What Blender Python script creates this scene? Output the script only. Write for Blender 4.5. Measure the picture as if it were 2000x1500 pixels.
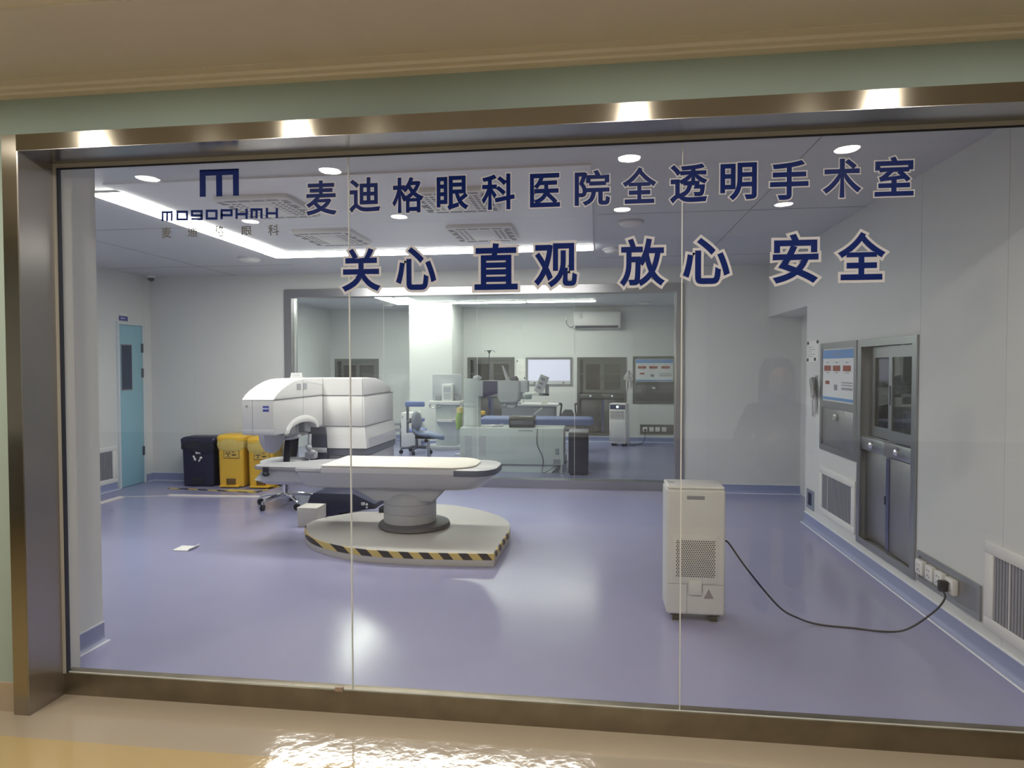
import bpy, bmesh, math, random
from mathutils import Vector, Matrix, Euler
random.seed(7)
for o in list(bpy.data.objects): bpy.data.objects.remove(o)
S = bpy.context.scene
COL = S.collection
PI = math.pi
# ------------------------------------------------------------------ camera
F_PX, YAW, PITCH, ROLL, EYE = 1285.7, 0.12893, 0.02694, -0.001835, 1.55
def cam_axes():
    cy, sy, cp, sp, cr, sr = math.cos(YAW), math.sin(YAW), math.cos(PITCH), math.sin(PITCH), math.cos(ROLL), math.sin(ROLL)
    r = Vector((cy, sy, 0)); fw = Vector((-sy, cy, 0)); u = Vector((0, 0, 1))
    f2 = cp*fw - sp*u; u2 = cp*u + sp*fw
    return cr*r + sr*u2, cr*u2 - sr*r, f2
AX = cam_axes()
EYE_P = Vector((0, 0, EYE))
cd = bpy.data.cameras.new('camera'); cam = bpy.data.objects.new('camera', cd); COL.objects.link(cam)
cd.sensor_fit = 'HORIZONTAL'; cd.sensor_width = 36.0; cd.lens = F_PX/2000*36
cd.clip_start = 0.02; cd.clip_end = 100
m = Matrix((AX[0], AX[1], -AX[2])).transposed().to_4x4(); m.translation = EYE_P
cam.matrix_world = m
S.camera = cam
def at(px, py, X=None, Y=None, Z=None):
    """the point of the place seen at a photo pixel, at a known X, Y or Z"""
    d = AX[0]*((px-1000)/F_PX) - AX[1]*((py-750)/F_PX) + AX[2]
    if X is not None: t = X/d.x
    elif Y is not None: t = Y/d.y
    else: t = (Z-EYE)/d.z
    return EYE_P + d*t
# ------------------------------------------------------------------ world, exposure
w = bpy.data.worlds.new('world'); S.world = w; w.use_nodes = True
w.node_tree.nodes['Background'].inputs[0].default_value = (0.55, 0.6, 0.7, 1)
w.node_tree.nodes['Background'].inputs[1].default_value = 0.05
S.view_settings.view_transform = 'Standard'; S.view_settings.look = 'None'
S.view_settings.exposure = 0.0; S.view_settings.gamma = 1.0
S.view_settings.use_curve_mapping = False
S.cycles.transparent_max_bounces = 24; S.cycles.max_bounces = 10
S.cycles.sample_clamp_indirect = 6.0
S.cycles.caustics_reflective = False; S.cycles.caustics_refractive = False
L_STRIP = 27.0; L_BACK = 26.0; L_DOWN = 500.0
# ------------------------------------------------------------------ materials
def srgb(r, g, b):
    f = lambda c: ((c/255+0.055)/1.055)**2.4 if c > 10 else c/255/12.92
    return (f(r), f(g), f(b), 1)
MATS = {}
def mat(name, col=(0.8, 0.8, 0.8), rough=0.5, metal=0.0, noise=0.0, nscale=20, bump=0.0, bscale=60, emit=0.0, ecol=None, spec=0.5, aniso=None, alpha=1.0, coat=0.0, stretch=None):
    if name in MATS: return MATS[name]
    M = bpy.data.materials.new(name); M.use_nodes = True; nt = M.node_tree
    p = nt.nodes['Principled BSDF']; c = tuple(col[:3])+(1,)
    p.inputs['Base Color'].default_value = c; p.inputs['Roughness'].default_value = rough
    p.inputs['Metallic'].default_value = metal; p.inputs['Specular IOR Level'].default_value = spec
    p.inputs['Alpha'].default_value = alpha; p.inputs['Coat Weight'].default_value = coat
    tc = nt.nodes.new('ShaderNodeTexCoord'); vec = tc.outputs['Object']
    if stretch:
        mp = nt.nodes.new('ShaderNodeMapping'); mp.inputs['Scale'].default_value = stretch
        nt.links.new(vec, mp.inputs[0]); vec = mp.outputs[0]
    if noise or not (noise or bump):
        amt = noise or 0.04
        n = nt.nodes.new('ShaderNodeTexNoise'); n.inputs['Scale'].default_value = nscale; n.inputs['Detail'].default_value = 4
        nt.links.new(vec, n.inputs['Vector'])
        mx = nt.nodes.new('ShaderNodeMix'); mx.data_type = 'RGBA'
        mx.inputs[6].default_value = tuple(max(0, x*(1-amt)) for x in c[:3])+(1,)
        mx.inputs[7].default_value = tuple(min(1, x*(1+amt)) for x in c[:3])+(1,)
        nt.links.new(n.outputs['Fac'], mx.inputs[0]); nt.links.new(mx.outputs[2], p.inputs['Base Color'])
    if bump:
        n2 = nt.nodes.new('ShaderNodeTexNoise'); n2.inputs['Scale'].default_value = bscale; n2.inputs['Detail'].default_value = 3
        nt.links.new(vec, n2.inputs['Vector'])
        bp = nt.nodes.new('ShaderNodeBump'); bp.inputs['Strength'].default_value = bump; bp.inputs['Distance'].default_value = 0.01
        nt.links.new(n2.outputs['Fac'], bp.inputs['Height']); nt.links.new(bp.outputs[0], p.inputs['Normal'])
    if aniso is not None:
        p.inputs['Anisotropic'].default_value = 0.9; p.inputs['Anisotropic Rotation'].default_value = aniso
        tg = nt.nodes.new('ShaderNodeTangent'); tg.direction_type = 'RADIAL'; tg.axis = 'Z'
        nt.links.new(tg.outputs[0], p.inputs['Tangent'])
    if emit:
        p.inputs['Emission Color'].default_value = tuple((ecol or col)[:3])+(1,); p.inputs['Emission Strength'].default_value = emit
    MATS[name] = M
    return M
def glass_mat(name, tint=(1, 1, 1), refl=0.04, rough=0.0):
    if name in MATS: return MATS[name]
    M = bpy.data.materials.new(name); M.use_nodes = True; nt = M.node_tree
    nt.nodes.remove(nt.nodes['Principled BSDF']); out = nt.nodes['Material Output']
    g = nt.nodes.new('ShaderNodeNewGeometry'); dp = nt.nodes.new('ShaderNodeVectorMath'); dp.operation = 'DOT_PRODUCT'
    nt.links.new(g.outputs['Normal'], dp.inputs[0]); nt.links.new(g.outputs['Incoming'], dp.inputs[1])
    def mth(op, a, b=None):
        k = nt.nodes.new('ShaderNodeMath'); k.operation = op
        for i, v in enumerate((a, b)):
            if v is None: continue
            if isinstance(v, (int, float)): k.inputs[i].default_value = v
            else: nt.links.new(v, k.inputs[i])
        return k.outputs[0]
    ab = mth('ABSOLUTE', dp.outputs['Value']); f5 = mth('POWER', mth('SUBTRACT', 1.0, ab), 5.0)
    fac = mth('ADD', mth('MULTIPLY', f5, 1-refl), refl)
    t = nt.nodes.new('ShaderNodeBsdfTransparent'); t.inputs[0].default_value = tuple(tint)+(1,)
    gl = nt.nodes.new('ShaderNodeBsdfGlossy'); gl.inputs['Roughness'].default_value = rough
    mx = nt.nodes.new('ShaderNodeMixShader'); nt.links.new(fac, mx.inputs[0])
    nt.links.new(t.outputs[0], mx.inputs[1]); nt.links.new(gl.outputs[0], mx.inputs[2]); nt.links.new(mx.outputs[0], out.inputs[0])
    MATS[name] = M
    return M
def stripe_mat(name, c1, c2, freq, direction, rough=0.5):
    """two-colour diagonal stripes printed on tape"""
    M = bpy.data.materials.new(name); M.use_nodes = True; nt = M.node_tree; p = nt.nodes['Principled BSDF']
    p.inputs['Roughness'].default_value = rough
    tc = nt.nodes.new('ShaderNodeTexCoord'); d = nt.nodes.new('ShaderNodeVectorMath'); d.operation = 'DOT_PRODUCT'
    nt.links.new(tc.outputs['Object'], d.inputs[0]); d.inputs[1].default_value = direction
    a = nt.nodes.new('ShaderNodeMath'); a.operation = 'MULTIPLY'; nt.links.new(d.outputs['Value'], a.inputs[0]); a.inputs[1].default_value = freq
    b = nt.nodes.new('ShaderNodeMath'); b.operation = 'FRACT'; nt.links.new(a.outputs[0], b.inputs[0])
    c = nt.nodes.new('ShaderNodeMath'); c.operation = 'GREATER_THAN'; nt.links.new(b.outputs[0], c.inputs[0]); c.inputs[1].default_value = 0.5
    mx = nt.nodes.new('ShaderNodeMix'); mx.data_type = 'RGBA'; nt.links.new(c.outputs[0], mx.inputs[0])
    mx.inputs[6].default_value = tuple(c1)+(1,); mx.inputs[7].default_value = tuple(c2)+(1,)
    nt.links.new(mx.outputs[2], p.inputs['Base Color'])
    return M
WALL = mat('wall_panel_white', (0.66, 0.68, 0.675), 0.45, noise=0.02, nscale=3)
CEIL = mat('ceiling_panel_white', (0.58, 0.60, 0.65), 0.4, noise=0.02, nscale=2)
BASE = mat('lilac_vinyl_skirting', (0.27, 0.31, 0.50), 0.4, noise=0.03)
EDGE = mat('pale_vinyl_edge', (0.75, 0.78, 0.85), 0.4)
STEEL = mat('brushed_steel', (0.40, 0.41, 0.43), 0.32, 1.0, noise=0.06, nscale=6)
STEEL_D = mat('dull_steel_sheet', (0.36, 0.36, 0.38), 0.38, 0.9, noise=0.05, nscale=5)
BRZ_H = mat('brushed_bronze_steel_along', (0.40, 0.37, 0.32), 0.17, 1.0, noise=0.04, nscale=8, aniso=0.25)
BRZ_V = mat('brushed_bronze_steel_upright', (0.42, 0.39, 0.34), 0.17, 1.0, noise=0.04, nscale=8, aniso=0.0)
BRZ_DIRT = mat('scuffed_bronze_steel', (0.30, 0.26, 0.20), 0.42, 1.0, noise=0.35, nscale=7)
PLAST = mat('white_plastic', (0.74, 0.74, 0.73), 0.4, noise=0.02)
PLAST_G = mat('pale_grey_plastic', (0.55, 0.56, 0.59), 0.42, noise=0.02)
PLAST_M = mat('mid_grey_plastic', (0.26, 0.27, 0.31), 0.42, noise=0.03)
PLAST_D = mat('dark_grey_plastic', (0.085, 0.09, 0.12), 0.45, noise=0.05)
BLACK = mat('black_plastic', (0.015, 0.018, 0.03), 0.4, noise=0.1)
NAVYB = mat('navy_bin_plastic', (0.018, 0.022, 0.055), 0.4, noise=0.06)
CHROME = mat('chrome', (0.75, 0.76, 0.78), 0.12, 1.0)
CREAM = mat('cream_upholstery', (0.80, 0.77, 0.68), 0.5, noise=0.02, bump=0.03, bscale=200)
BLUEF = mat('blue_upholstery', (0.13, 0.19, 0.44), 0.5, noise=0.05, nscale=8)
BLUEG = mat('blue_grey_upholstery', (0.20, 0.26, 0.42), 0.5, noise=0.05)
YEL = mat('yellow_bin_plastic', (0.80, 0.50, 0.06), 0.42, noise=0.04, nscale=5)
WHITE_MARK = mat('white_print', (0.7, 0.7, 0.72), 0.5)
DARK_MARK = mat('dark_print', (0.02, 0.02, 0.025), 0.5)
PAPER = mat('white_paper', (0.8, 0.8, 0.78), 0.7)
def vinyl(name, col, tr):
    """cut adhesive film: diffuse with some light shining through"""
    M = bpy.data.materials.new(name); M.use_nodes = True; nt = M.node_tree; p = nt.nodes['Principled BSDF']
    p.inputs['Base Color'].default_value = tuple(col)+(1,); p.inputs['Roughness'].default_value = 0.45; p.inputs['Specular IOR Level'].default_value = 0.12
    t = nt.nodes.new('ShaderNodeBsdfTranslucent'); t.inputs[0].default_value = tuple(col)+(1,)
    mx = nt.nodes.new('ShaderNodeMixShader'); mx.inputs[0].default_value = tr
    nt.links.new(p.outputs[0], mx.inputs[1]); nt.links.new(t.outputs[0], mx.inputs[2]); nt.links.new(mx.outputs[0], nt.nodes['Material Output'].inputs[0])
    return M
NAVY = vinyl('navy_vinyl_letter', (0.002, 0.014, 0.13), 0.3)
OUTL = vinyl('pale_vinyl_outline', (0.66, 0.64, 0.66), 0.5)
INK = mat('dark_grey_vinyl', (0.03, 0.03, 0.035), 0.4)
GLASS = glass_mat('clear_window_glass', (0.985, 0.99, 0.99))
GLASS2 = glass_mat('clear_partition_glass', (0.95, 0.97, 0.965))
GLASS_D = glass_mat('smoked_cabinet_glass', (0.55, 0.56, 0.60))
SEAL = vinyl('silicone_seam', (0.85, 0.86, 0.84), 0.5)
CORR_W = mat('pale_green_plaster', (0.30, 0.37, 0.335), 0.75, noise=0.05, nscale=4, bump=0.02)
CORR_C = mat('cream_ceiling_paint', (0.68, 0.63, 0.54), 0.7, noise=0.03, nscale=4)
# ------------------------------------------------------------------ mesh builder
class B:
    def __init__(s, off=(0, 0, 0)): s.bm = bmesh.new(); s.off = Vector(off)
    def _add(s, vs, fs):
        V = [s.bm.verts.new(Vector(v)-s.off) for v in vs]; out = []
        for f in fs:
            try: out.append(s.bm.faces.new([V[i] for i in f]))
            except ValueError: pass
        return V, out
    def box(s, x0, x1, y0, y1, z0, z1, bev=0, seg=2):
        if x0 > x1: x0, x1 = x1, x0
        if y0 > y1: y0, y1 = y1, y0
        if z0 > z1: z0, z1 = z1, z0
        V, Fs = s._add([(x, y, z) for z in (z0, z1) for y in (y0, y1) for x in (x0, x1)],
                       [(0, 2, 3, 1), (4, 5, 7, 6), (0, 1, 5, 4), (1, 3, 7, 5), (3, 2, 6, 7), (2, 0, 4, 6)])
        if bev:
            es = list({e for f in Fs for e in f.edges})
            bmesh.ops.bevel(s.bm, geom=es, offset=bev, segments=seg, profile=0.5, affect='EDGES')
        return s
    def prism(s, poly, plane, a, b, bev=0, seg=2):
        """polygon in 'xy','xz' or 'yz', extruded from a to b along the third axis"""
        n = len(poly)
        def P(u, v, t): return {'xy': (u, v, t), 'xz': (u, t, v), 'yz': (t, u, v)}[plane]
        V, Fs = s._add([P(u, v, a) for u, v in poly]+[P(u, v, b) for u, v in poly],
                       [tuple(range(n-1, -1, -1)), tuple(range(n, 2*n))]+[(i, (i+1) % n, n+(i+1) % n, n+i) for i in range(n)])
        bmesh.ops.recalc_face_normals(s.bm, faces=Fs)
        if bev:
            es = list({e for f in Fs[:2] for e in f.edges})
            bmesh.ops.bevel(s.bm, geom=es, offset=bev, segments=seg, profile=0.5, affect='EDGES')
        return s
    def loft(s, rings, cap=True, closed=True):
        n = len(rings[0]); vs = [p for r in rings for p in r]; fs = []
        for k in range(len(rings)-1):
            for i in range(n if closed else n-1):
                j = (i+1) % n; fs.append((k*n+i, k*n+j, (k+1)*n+j, (k+1)*n+i))
        if cap: fs += [tuple(range(n-1, -1, -1)), tuple((len(rings)-1)*n+i for i in range(n))]
        V, Fs = s._add(vs, fs); bmesh.ops.recalc_face_normals(s.bm, faces=Fs)
        return s
    def cyl(s, p0, p1, r0, r1=None, seg=20, cap=True):
        p0, p1 = Vector(p0), Vector(p1); r1 = r0 if r1 is None else r1
        d = (p1-p0).normalized(); a = d.orthogonal().normalized(); b = d.cross(a)
        R = lambda p, r: [p+a*(r*math.cos(2*PI*i/seg))+b*(r*math.sin(2*PI*i/seg)) for i in range(seg)]
        return s.loft([R(p0, r0), R(p1, r1)], cap)
    def lathe(s, prof, c=(0, 0, 0), seg=28, sx=1, sy=1, cap=True):
        c = Vector(c)
        return s.loft([[c+Vector((sx*r*math.cos(2*PI*i/seg), sy*r*math.sin(2*PI*i/seg), z)) for i in range(seg)] for r, z in prof], cap)
    def tube(s, pts, r, seg=8, smooth=0):
        pts = [Vector(p) for p in pts]
        if smooth: pts = spline(pts, smooth)
        rings = []; a = None
        for i, p in enumerate(pts):
            d = (pts[min(i+1, len(pts)-1)]-pts[max(i-1, 0)]).normalized()
            a = (d.orthogonal() if a is None else a-d*a.dot(d)).normalized(); b = d.cross(a)
            rr = r
            if isinstance(r, (list, tuple)):
                u = i/(len(pts)-1)*(len(r)-1); k0 = min(int(u), len(r)-2) if len(r) > 1 else 0; rr = r[k0]+(r[min(k0+1, len(r)-1)]-r[k0])*(u-k0)
            rings.append([p+a*(rr*math.cos(2*PI*k/seg))+b*(rr*math.sin(2*PI*k/seg)) for k in range(seg)])
        return s.loft(rings)
    def ball(s, c, rx, ry=None, rz=None, u=16, v=10):
        ry = ry or rx; rz = rz or rx
        return s.lathe([(math.sin(PI*k/v)*1+1e-4, -math.cos(PI*k/v)*rz) for k in range(v+1)], c, u, rx, ry)
    def obj(s, name, material, parent=None, loc=None, smooth=40):
        me = bpy.data.meshes.new(name)
        if loc is not None and parent is None:
            for v in s.bm.verts: v.co -= Vector(loc)
        s.bm.to_mesh(me); s.bm.free(); me.materials.append(material)
        o = bpy.data.objects.new(name, me); COL.objects.link(o)
        if parent is not None: o.parent = parent
        elif loc is not None: o.location = loc
        if smooth:
            for p in me.polygons: p.use_smooth = True
            me.set_sharp_from_angle(angle=math.radians(smooth))
        return o
def spline(pts, n):
    out = []; P = [pts[0]]+list(pts)+[pts[-1]]
    for i in range(1, len(P)-2):
        a, b, c, d = P[i-1:i+3]
        for k in range(n):
            t = k/n
            out.append(0.5*((2*b)+(c-a)*t+(2*a-5*b+4*c-d)*t*t+(3*b-a-3*c+d)*t**3))
    out.append(P[-2]); return out
def tag(o, label, cat, group=None):
    o['label'] = label; o['category'] = cat
    if group: o['group'] = group
    return o
def thing(name, label, cat, loc=(0, 0, 0), rot=0, group=None):
    o = bpy.data.objects.new(name, None); COL.objects.link(o); o.location = loc; o.rotation_euler = (0, 0, rot)
    o.empty_display_size = 0.1
    return tag(o, label, cat, group)
def W(t): return B(t.location)            # builder in world coordinates for an unrotated thing
def struct(o, label=None):
    o['kind'] = 'structure'
    if label: o['label'] = label
    return o
def part_label(o, label): o['label'] = label; return o
def copy_tree(o, parent=None):
    c = o.copy(); COL.objects.link(c); c.parent = parent
    for ch in list(o.children): copy_tree(ch, c)
    return c
def wall_holes(b, plane, u0, u1, z0, z1, a0, a1, holes):
    """a wall slab of boxes with rectangular holes; plane 'x' runs along y, plane 'y' runs along x"""
    us = sorted({u0, u1, *[h for k in holes for h in k[:2]]}); zs = sorted({z0, z1, *[h for k in holes for h in k[2:]]})
    for i in range(len(us)-1):
        for j in range(len(zs)-1):
            cu, cz = (us[i]+us[i+1])/2, (zs[j]+zs[j+1])/2
            if any(k[0] < cu < k[1] and k[2] < cz < k[3] for k in holes): continue
            if plane == 'x': b.box(a0, a1, us[i], us[i+1], zs[j], zs[j+1])
            else: b.box(us[i], us[i+1], a0, a1, zs[j], zs[j+1])
    return b
# ================================================================== setting
CZ = 2.77
def floor_mat():
    M = mat('lilac_vinyl_floor', (0.31, 0.315, 0.50), 0.19, noise=0.05, nscale=2.5, bump=0.03, bscale=5.0, spec=0.42)
    return M
FLOOR = floor_mat()
def corridor_floor_mat():
    M = mat('beige_polished_tile', (0.52, 0.40, 0.25), 0.07, bump=0.10, bscale=14, spec=0.5)
    nt = M.node_tree; p = nt.nodes['Principled BSDF']
    g = nt.nodes.new('ShaderNodeNewGeometry'); sp = nt.nodes.new('ShaderNodeSeparateXYZ'); nt.links.new(g.outputs['Position'], sp.inputs[0])
    lt = nt.nodes.new('ShaderNodeMath'); lt.operation = 'LESS_THAN'; nt.links.new(sp.outputs['Y'], lt.inputs[0]); lt.inputs[1].default_value = 2.43
    mx = nt.nodes.new('ShaderNodeMix'); mx.data_type = 'RGBA'; nt.links.new(lt.outputs[0], mx.inputs[0])
    mx.inputs[6].default_value = (0.34, 0.285, 0.22, 1); mx.inputs[7].default_value = (0.40, 0.30, 0.15, 1)
    nt.links.new(mx.outputs[2], p.inputs['Base Color'])
    return M
struct(B().box(-6.2, 2.6, 2.86, 13.8, -0.06, 0).obj('floor', FLOOR), 'glossy lilac vinyl floor of the operating rooms')
struct(B().box(-6.4, 6.5, -2.7, 2.86, -0.06, 0).obj('floor', corridor_floor_mat()), 'polished beige corridor floor in front of the window')
struct(B().box(-6.2, 2.6, 2.62, 13.8, CZ, CZ+0.1).obj('ceiling', CEIL), 'white operating room ceiling with square units')
b = B().box(-3.26, -0.04, 4.02, 5.38, CZ-0.012, CZ+0.002).box(-3.26, -0.04, 5.385, 6.60, CZ-0.012, CZ+0.002)
struct(b.obj('ceiling_panel', mat('laminar_panel', (0.78, 0.79, 0.84), 0.35, noise=0.02)), 'raised white panel field on the ceiling')
b = B()
for y in (3.30, 5.38, 7.5): b.box(-6.0, -3.6, y, y+0.006, CZ-0.002, CZ+0.002).box(0.0, 2.04, y, y+0.006, CZ-0.002, CZ+0.002)
for x in (-4.8, 1.18): b.box(x, x+0.006, 3.4, 8.28, CZ-0.002, CZ+0.002)
struct(b.obj('trim_1', PLAST_M), 'fine ceiling panel joints')
# corridor ceiling with a stepped cornice
struct(B().box(-6.4, 6.5, -2.7, 2.6, 2.78, 2.9).box(-6.4, 6.5, 2.02, 2.62, 2.755, 2.79).obj('ceiling', CORR_C), 'cream corridor ceiling')
b = B().prism([(2.62, 2.725), (2.585, 2.73), (2.58, 2.738), (2.555, 2.74), (2.545, 2.75), (2.50, 2.753), (2.50, 2.76), (2.62, 2.76)], 'yz', -6.4, 6.5)
b.prism([(2.04, 2.757), (1.985, 2.775), (1.985, 2.79), (2.04, 2.79)], 'yz', -6.4, 6.5)
struct(b.obj('trim_2', CORR_C), 'stepped cornice along the corridor ceiling')
# front wall round the window
b = B(); wall_holes(b, 'y', -6.2, 6.5, 0, 2.9, 2.62, 2.70, [(-2.575, 2.02, -0.01, 2.555)])
struct(b.obj('wall_front', CORR_W), 'pale green corridor wall above the window')
b = B(); wall_holes(b, 'y', -6.2, 2.5, 0, CZ, 2.70, 2.90, [(-2.52, 2.02, -0.01, 2.50)])
b.box(-6.2, -2.785, 2.90, 3.375, 0, CZ)
struct(b.obj('wall_front', WALL), 'white inner pier left of the window')
struct(B().box(-6.2, -2.58, 2.608, 2.62, 0, 0.129).obj('baseboard_front', mat('beige_tile_skirting', (0.36, 0.29, 0.21), 0.2, noise=0.05)), 'beige tiled skirting of the corridor wall')
# corridor shell (it shows in the reflections)
struct(B().box(-6.5, 6.6, -1.1, -0.9, 0.85, 2.9).obj('wall_corridor', mat('pale_blue_plaster', (0.70, 0.76, 0.82), 0.7)), 'pale corridor wall opposite the window')
struct(B().box(-6.5, 6.6, -1.1, -0.89, 0, 0.85).obj('wall_corridor', mat('brown_wainscot', (0.10, 0.075, 0.05), 0.6)), 'dark wainscot opposite the window')
struct(B().box(-6.5, -6.4, -2.7, 2.62, 0, 2.9).box(6.5, 6.6, -2.7, 2.62, 0, 2.9).obj('wall_corridor', MATS['pale_blue_plaster']), 'end walls of the corridor')
# front operating room
RX, LX, BY = 2.05, -6.05, 8.30
CABH = (4.556, 5.480, 0.170, 1.737)
b = B(); wall_holes(b, 'x', 2.90, 6.83, 0, CZ, RX, RX+0.38, [CABH]); b.box(RX, RX+0.38, 6.83, BY+0.3, 2.14, CZ)
struct(b.obj('wall_right', WALL), 'white right wall with built-in steel units and a recess')
struct(B().box(RX+0.38, RX+0.48, 2.9, 13.7, 0, CZ).obj('wall_right', WALL), 'white side of the recess and the rear room')
struct(B().box(LX-0.12, LX, 3.375, BY+0.12, 0, CZ).obj('wall_left', WALL), 'white left wall with the blue door')
b = B(); wall_holes(b, 'y', LX-0.1, RX+0.38, 0, CZ, BY, BY+0.14, [(-4.11, 1.04, -0.01, 2.56)])
struct(b.obj('wall_back', WALL), 'white wall round the rear partition window')
b = B()
for x in (1.34, 1.36): b.box(x, x+0.002, BY-0.001, BY+0.01, 0.1, CZ)
for y in (3.62, 4.52): b.box(RX-0.001, RX+0.01, y, y+0.003, 0.1 if y < 4 else 1.74, CZ)
b.box(LX-0.01, LX+0.001, 8.17, 8.173, 0.1, CZ)
b.box(-5.42, -5.417, BY-0.001, BY+0.01, 0.1, CZ)
struct(b.obj('trim_3', PLAST_G), 'fine joints between the wall panels')
# rear room
RBY, RLX = 13.60, -5.71
RC1, RC2, RC3 = (-2.684, -1.732, 0.17, 1.727), (-5.593, -4.655, 0.17, 1.703), (-0.394, 0.566, 0.138, 1.72)
b = B(); wall_holes(b, 'y', RLX-0.1, RX+0.38, 0, CZ, RBY, RBY+0.34, [RC1, RC2, RC3])
struct(b.obj('wall_rear', WALL), 'white far wall of the rear room')
struct(B().box(RLX-0.1, RLX, BY+0.14, RBY, 0, CZ).obj('wall_left', WALL), 'white left wall of the rear room')
struct(B().box(RX, RX+0.38, BY+0.3, RBY, 0, CZ).obj('wall_right', WALL), 'white right wall of the rear room')
struct(B().box(-3.64, -2.79, 12.5, RBY, 0, CZ).obj('wall_column', WALL), 'square white column against the far wall')
struct(B().box(-0.45, -0.447, RBY-0.001, RBY+0.01, 0.1, 2.3).box(-4.25, -4.247, RBY-0.001, RBY+0.01, 0.1, CZ).obj('trim_4', PLAST_G), 'fine joints between far wall panels')
# coved vinyl skirting
def skirting(name, pieces, label):
    b = B(); e = B()
    for ax, a0, a1, c, sgn in pieces:      # ax 'x': runs along x at y=c, sticks out sgn
        prof = [(c, 0.0), (c+sgn*0.035, 0.0), (c+sgn*0.016, 0.012), (c+sgn*0.008, 0.035), (c+sgn*0.008, 0.1), (c, 0.1)]
        pe = [(c, 0.1), (c+sgn*0.010, 0.1), (c+sgn*0.010, 0.107), (c, 0.107)]
        pf = [(c+sgn*0.034, 0.0), (c+sgn*0.046, 0.0), (c+sgn*0.044, 0.003), (c+sgn*0.034, 0.004)]
        pl = 'yz' if ax == 'x' else 'xz'
        b.prism(prof, pl, a0, a1); e.prism(pe, pl, a0, a1); e.prism(pf, pl, a0, a1)
    o = struct(b.obj(name, BASE), label); e.obj('edge_strip', EDGE, o)
skirting('baseboard_right', [('y', 2.9, 6.83, RX, -1), ('x', 1.06, RX+0.38, BY, -1)], 'lilac coved skirting of the right wall')
skirting('baseboard_left', [('y', 3.4, 7.62, LX, 1), ('y', 8.14, BY, LX, 1), ('x', LX, -4.13, BY, -1), ('y', 2.9, 3.375, -2.785, 1)], 'lilac coved skirting of the left wall and pier')
skirting('baseboard_back', [('x', -2.79, RX, RBY, -1), ('x', RLX, -3.64, RBY, -1), ('x', -3.64, -2.79, 12.5, -1), ('y', 12.5, RBY, -2.79, 1)], 'lilac coved skirting of the rear room')
# ------------------------------------------------------------------ window_1: the big corridor window
w1 = struct(thing('window_1', 'large corridor window in a brushed bronze steel frame', 'window', (-0.25, 2.70, 0))); del w1['category']
xl, xr, zt = -2.578, 2.02, 2.56
W(w1).box(-2.507, xr, 2.586, 2.66, 2.491, zt).obj('top_casing', BRZ_H, w1)
W(w1).box(xl, -2.507, 2.586, 2.66, 0, zt).obj('side_casing', BRZ_V, w1)
W(w1).box(-2.5075, -2.500, 2.5865, 2.80, 0, 2.492).obj('side_reveal', mat('steel_reveal_upright', (0.42, 0.40, 0.39), 0.33, 1.0, noise=0.05, nscale=6, aniso=0.0), w1)
W(w1).box(-2.507, xr, 2.5865, 2.80, 2.489, 2.4925).obj('top_reveal', mat('steel_reveal', (0.42, 0.40, 0.39), 0.25, 1.0, noise=0.08, nscale=5), w1)
W(w1).box(-2.507, xr, 2.780, 2.84, 0, 0.104, 0.002).obj('bottom_rail', BRZ_DIRT, w1)
bead = mat('beige_glazing_bead', (0.42, 0.40, 0.37), 0.4)
W(w1).box(-2.50, -2.487, 2.772, 2.80, 0.104, 2.489).box(-2.50, xr, 2.776, 2.786, 2.472, 2.489).obj('glazing_bead', bead, w1)
W(w1).box(-2.487, -2.4832, 2.778, 2.80, 0.104, 2.474).box(-2.487, xr, 2.781, 2.787, 2.464, 2.471).obj('rubber_seal', BLACK, w1)
W(w1).box(-2.483, xr, 2.787, 2.789, 0.104, 0.109).obj('sill_bead', SEAL, w1)
SEAMS = (-1.084, 0.345)
xs = [-2.483, SEAMS[0], SEAMS[1], xr]
for i in range(3):
    W(w1).box(xs[i]+(0.002 if i else 0), xs[i+1]-0.002, 2.790, 2.802, 0.104, 2.472).obj('pane', GLASS, w1)
for sx in SEAMS: W(w1).box(sx-0.002, sx+0.002, 2.790, 2.802, 0.104, 2.472).obj('seam', SEAL, w1)
b = B(); b.box(-1.16, -1.125, 2.776, 2.789, 0.10, 0.118)
tag(b.obj('tape_piece', mat('brown_tape', (0.30, 0.22, 0.16), 0.5), loc=(-1.14, 2.78, 0.10)), 'small brown piece of tape at the foot of the left glass seam', 'tape')
# ------------------------------------------------------------------ window_2: partition to the rear room
w2 = struct(thing('window_2', 'steel framed partition window to the rear room', 'window', (-1.5, 8.36, 0))); del w2['category']
FR = mat('partition_steel', (0.42, 0.42, 0.45), 0.30, 1.0, noise=0.05, nscale=4)
W(w2).box(-4.12, -4.018, 8.28, 8.46, 0, 2.57).box(0.96, 1.05, 8.28, 8.46, 0, 2.57).box(-4.018, 0.96, 8.28, 8.46, 2.465, 2.57).box(-4.018, 0.96, 8.28, 8.46, 0.0, 0.108).obj('frame', FR, w2)
W(w2).box(-4.018, -4.006, 8.34, 8.40, 0.108, 2.465).box(0.948, 0.96, 8.34, 8.40, 0.108, 2.465).obj('glazing_bead', mat('pale_steel_bead', (0.7, 0.7, 0.7), 0.2, 1.0), w2)
sx2 = [at(p, 700, Y=8.37).x for p in (750, 932, 1122)]
xs = [-4.006]+sx2+[0.948]
for i in range(4): W(w2).box(xs[i]+0.002, xs[i+1]-0.002, 8.365, 8.377, 0.108, 2.465).obj('pane', GLASS2, w2)
for sx in sx2: W(w2).box(sx-0.002, sx+0.002, 8.364, 8.378, 0.108, 2.465).obj('seam', SEAL, w2)
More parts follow.
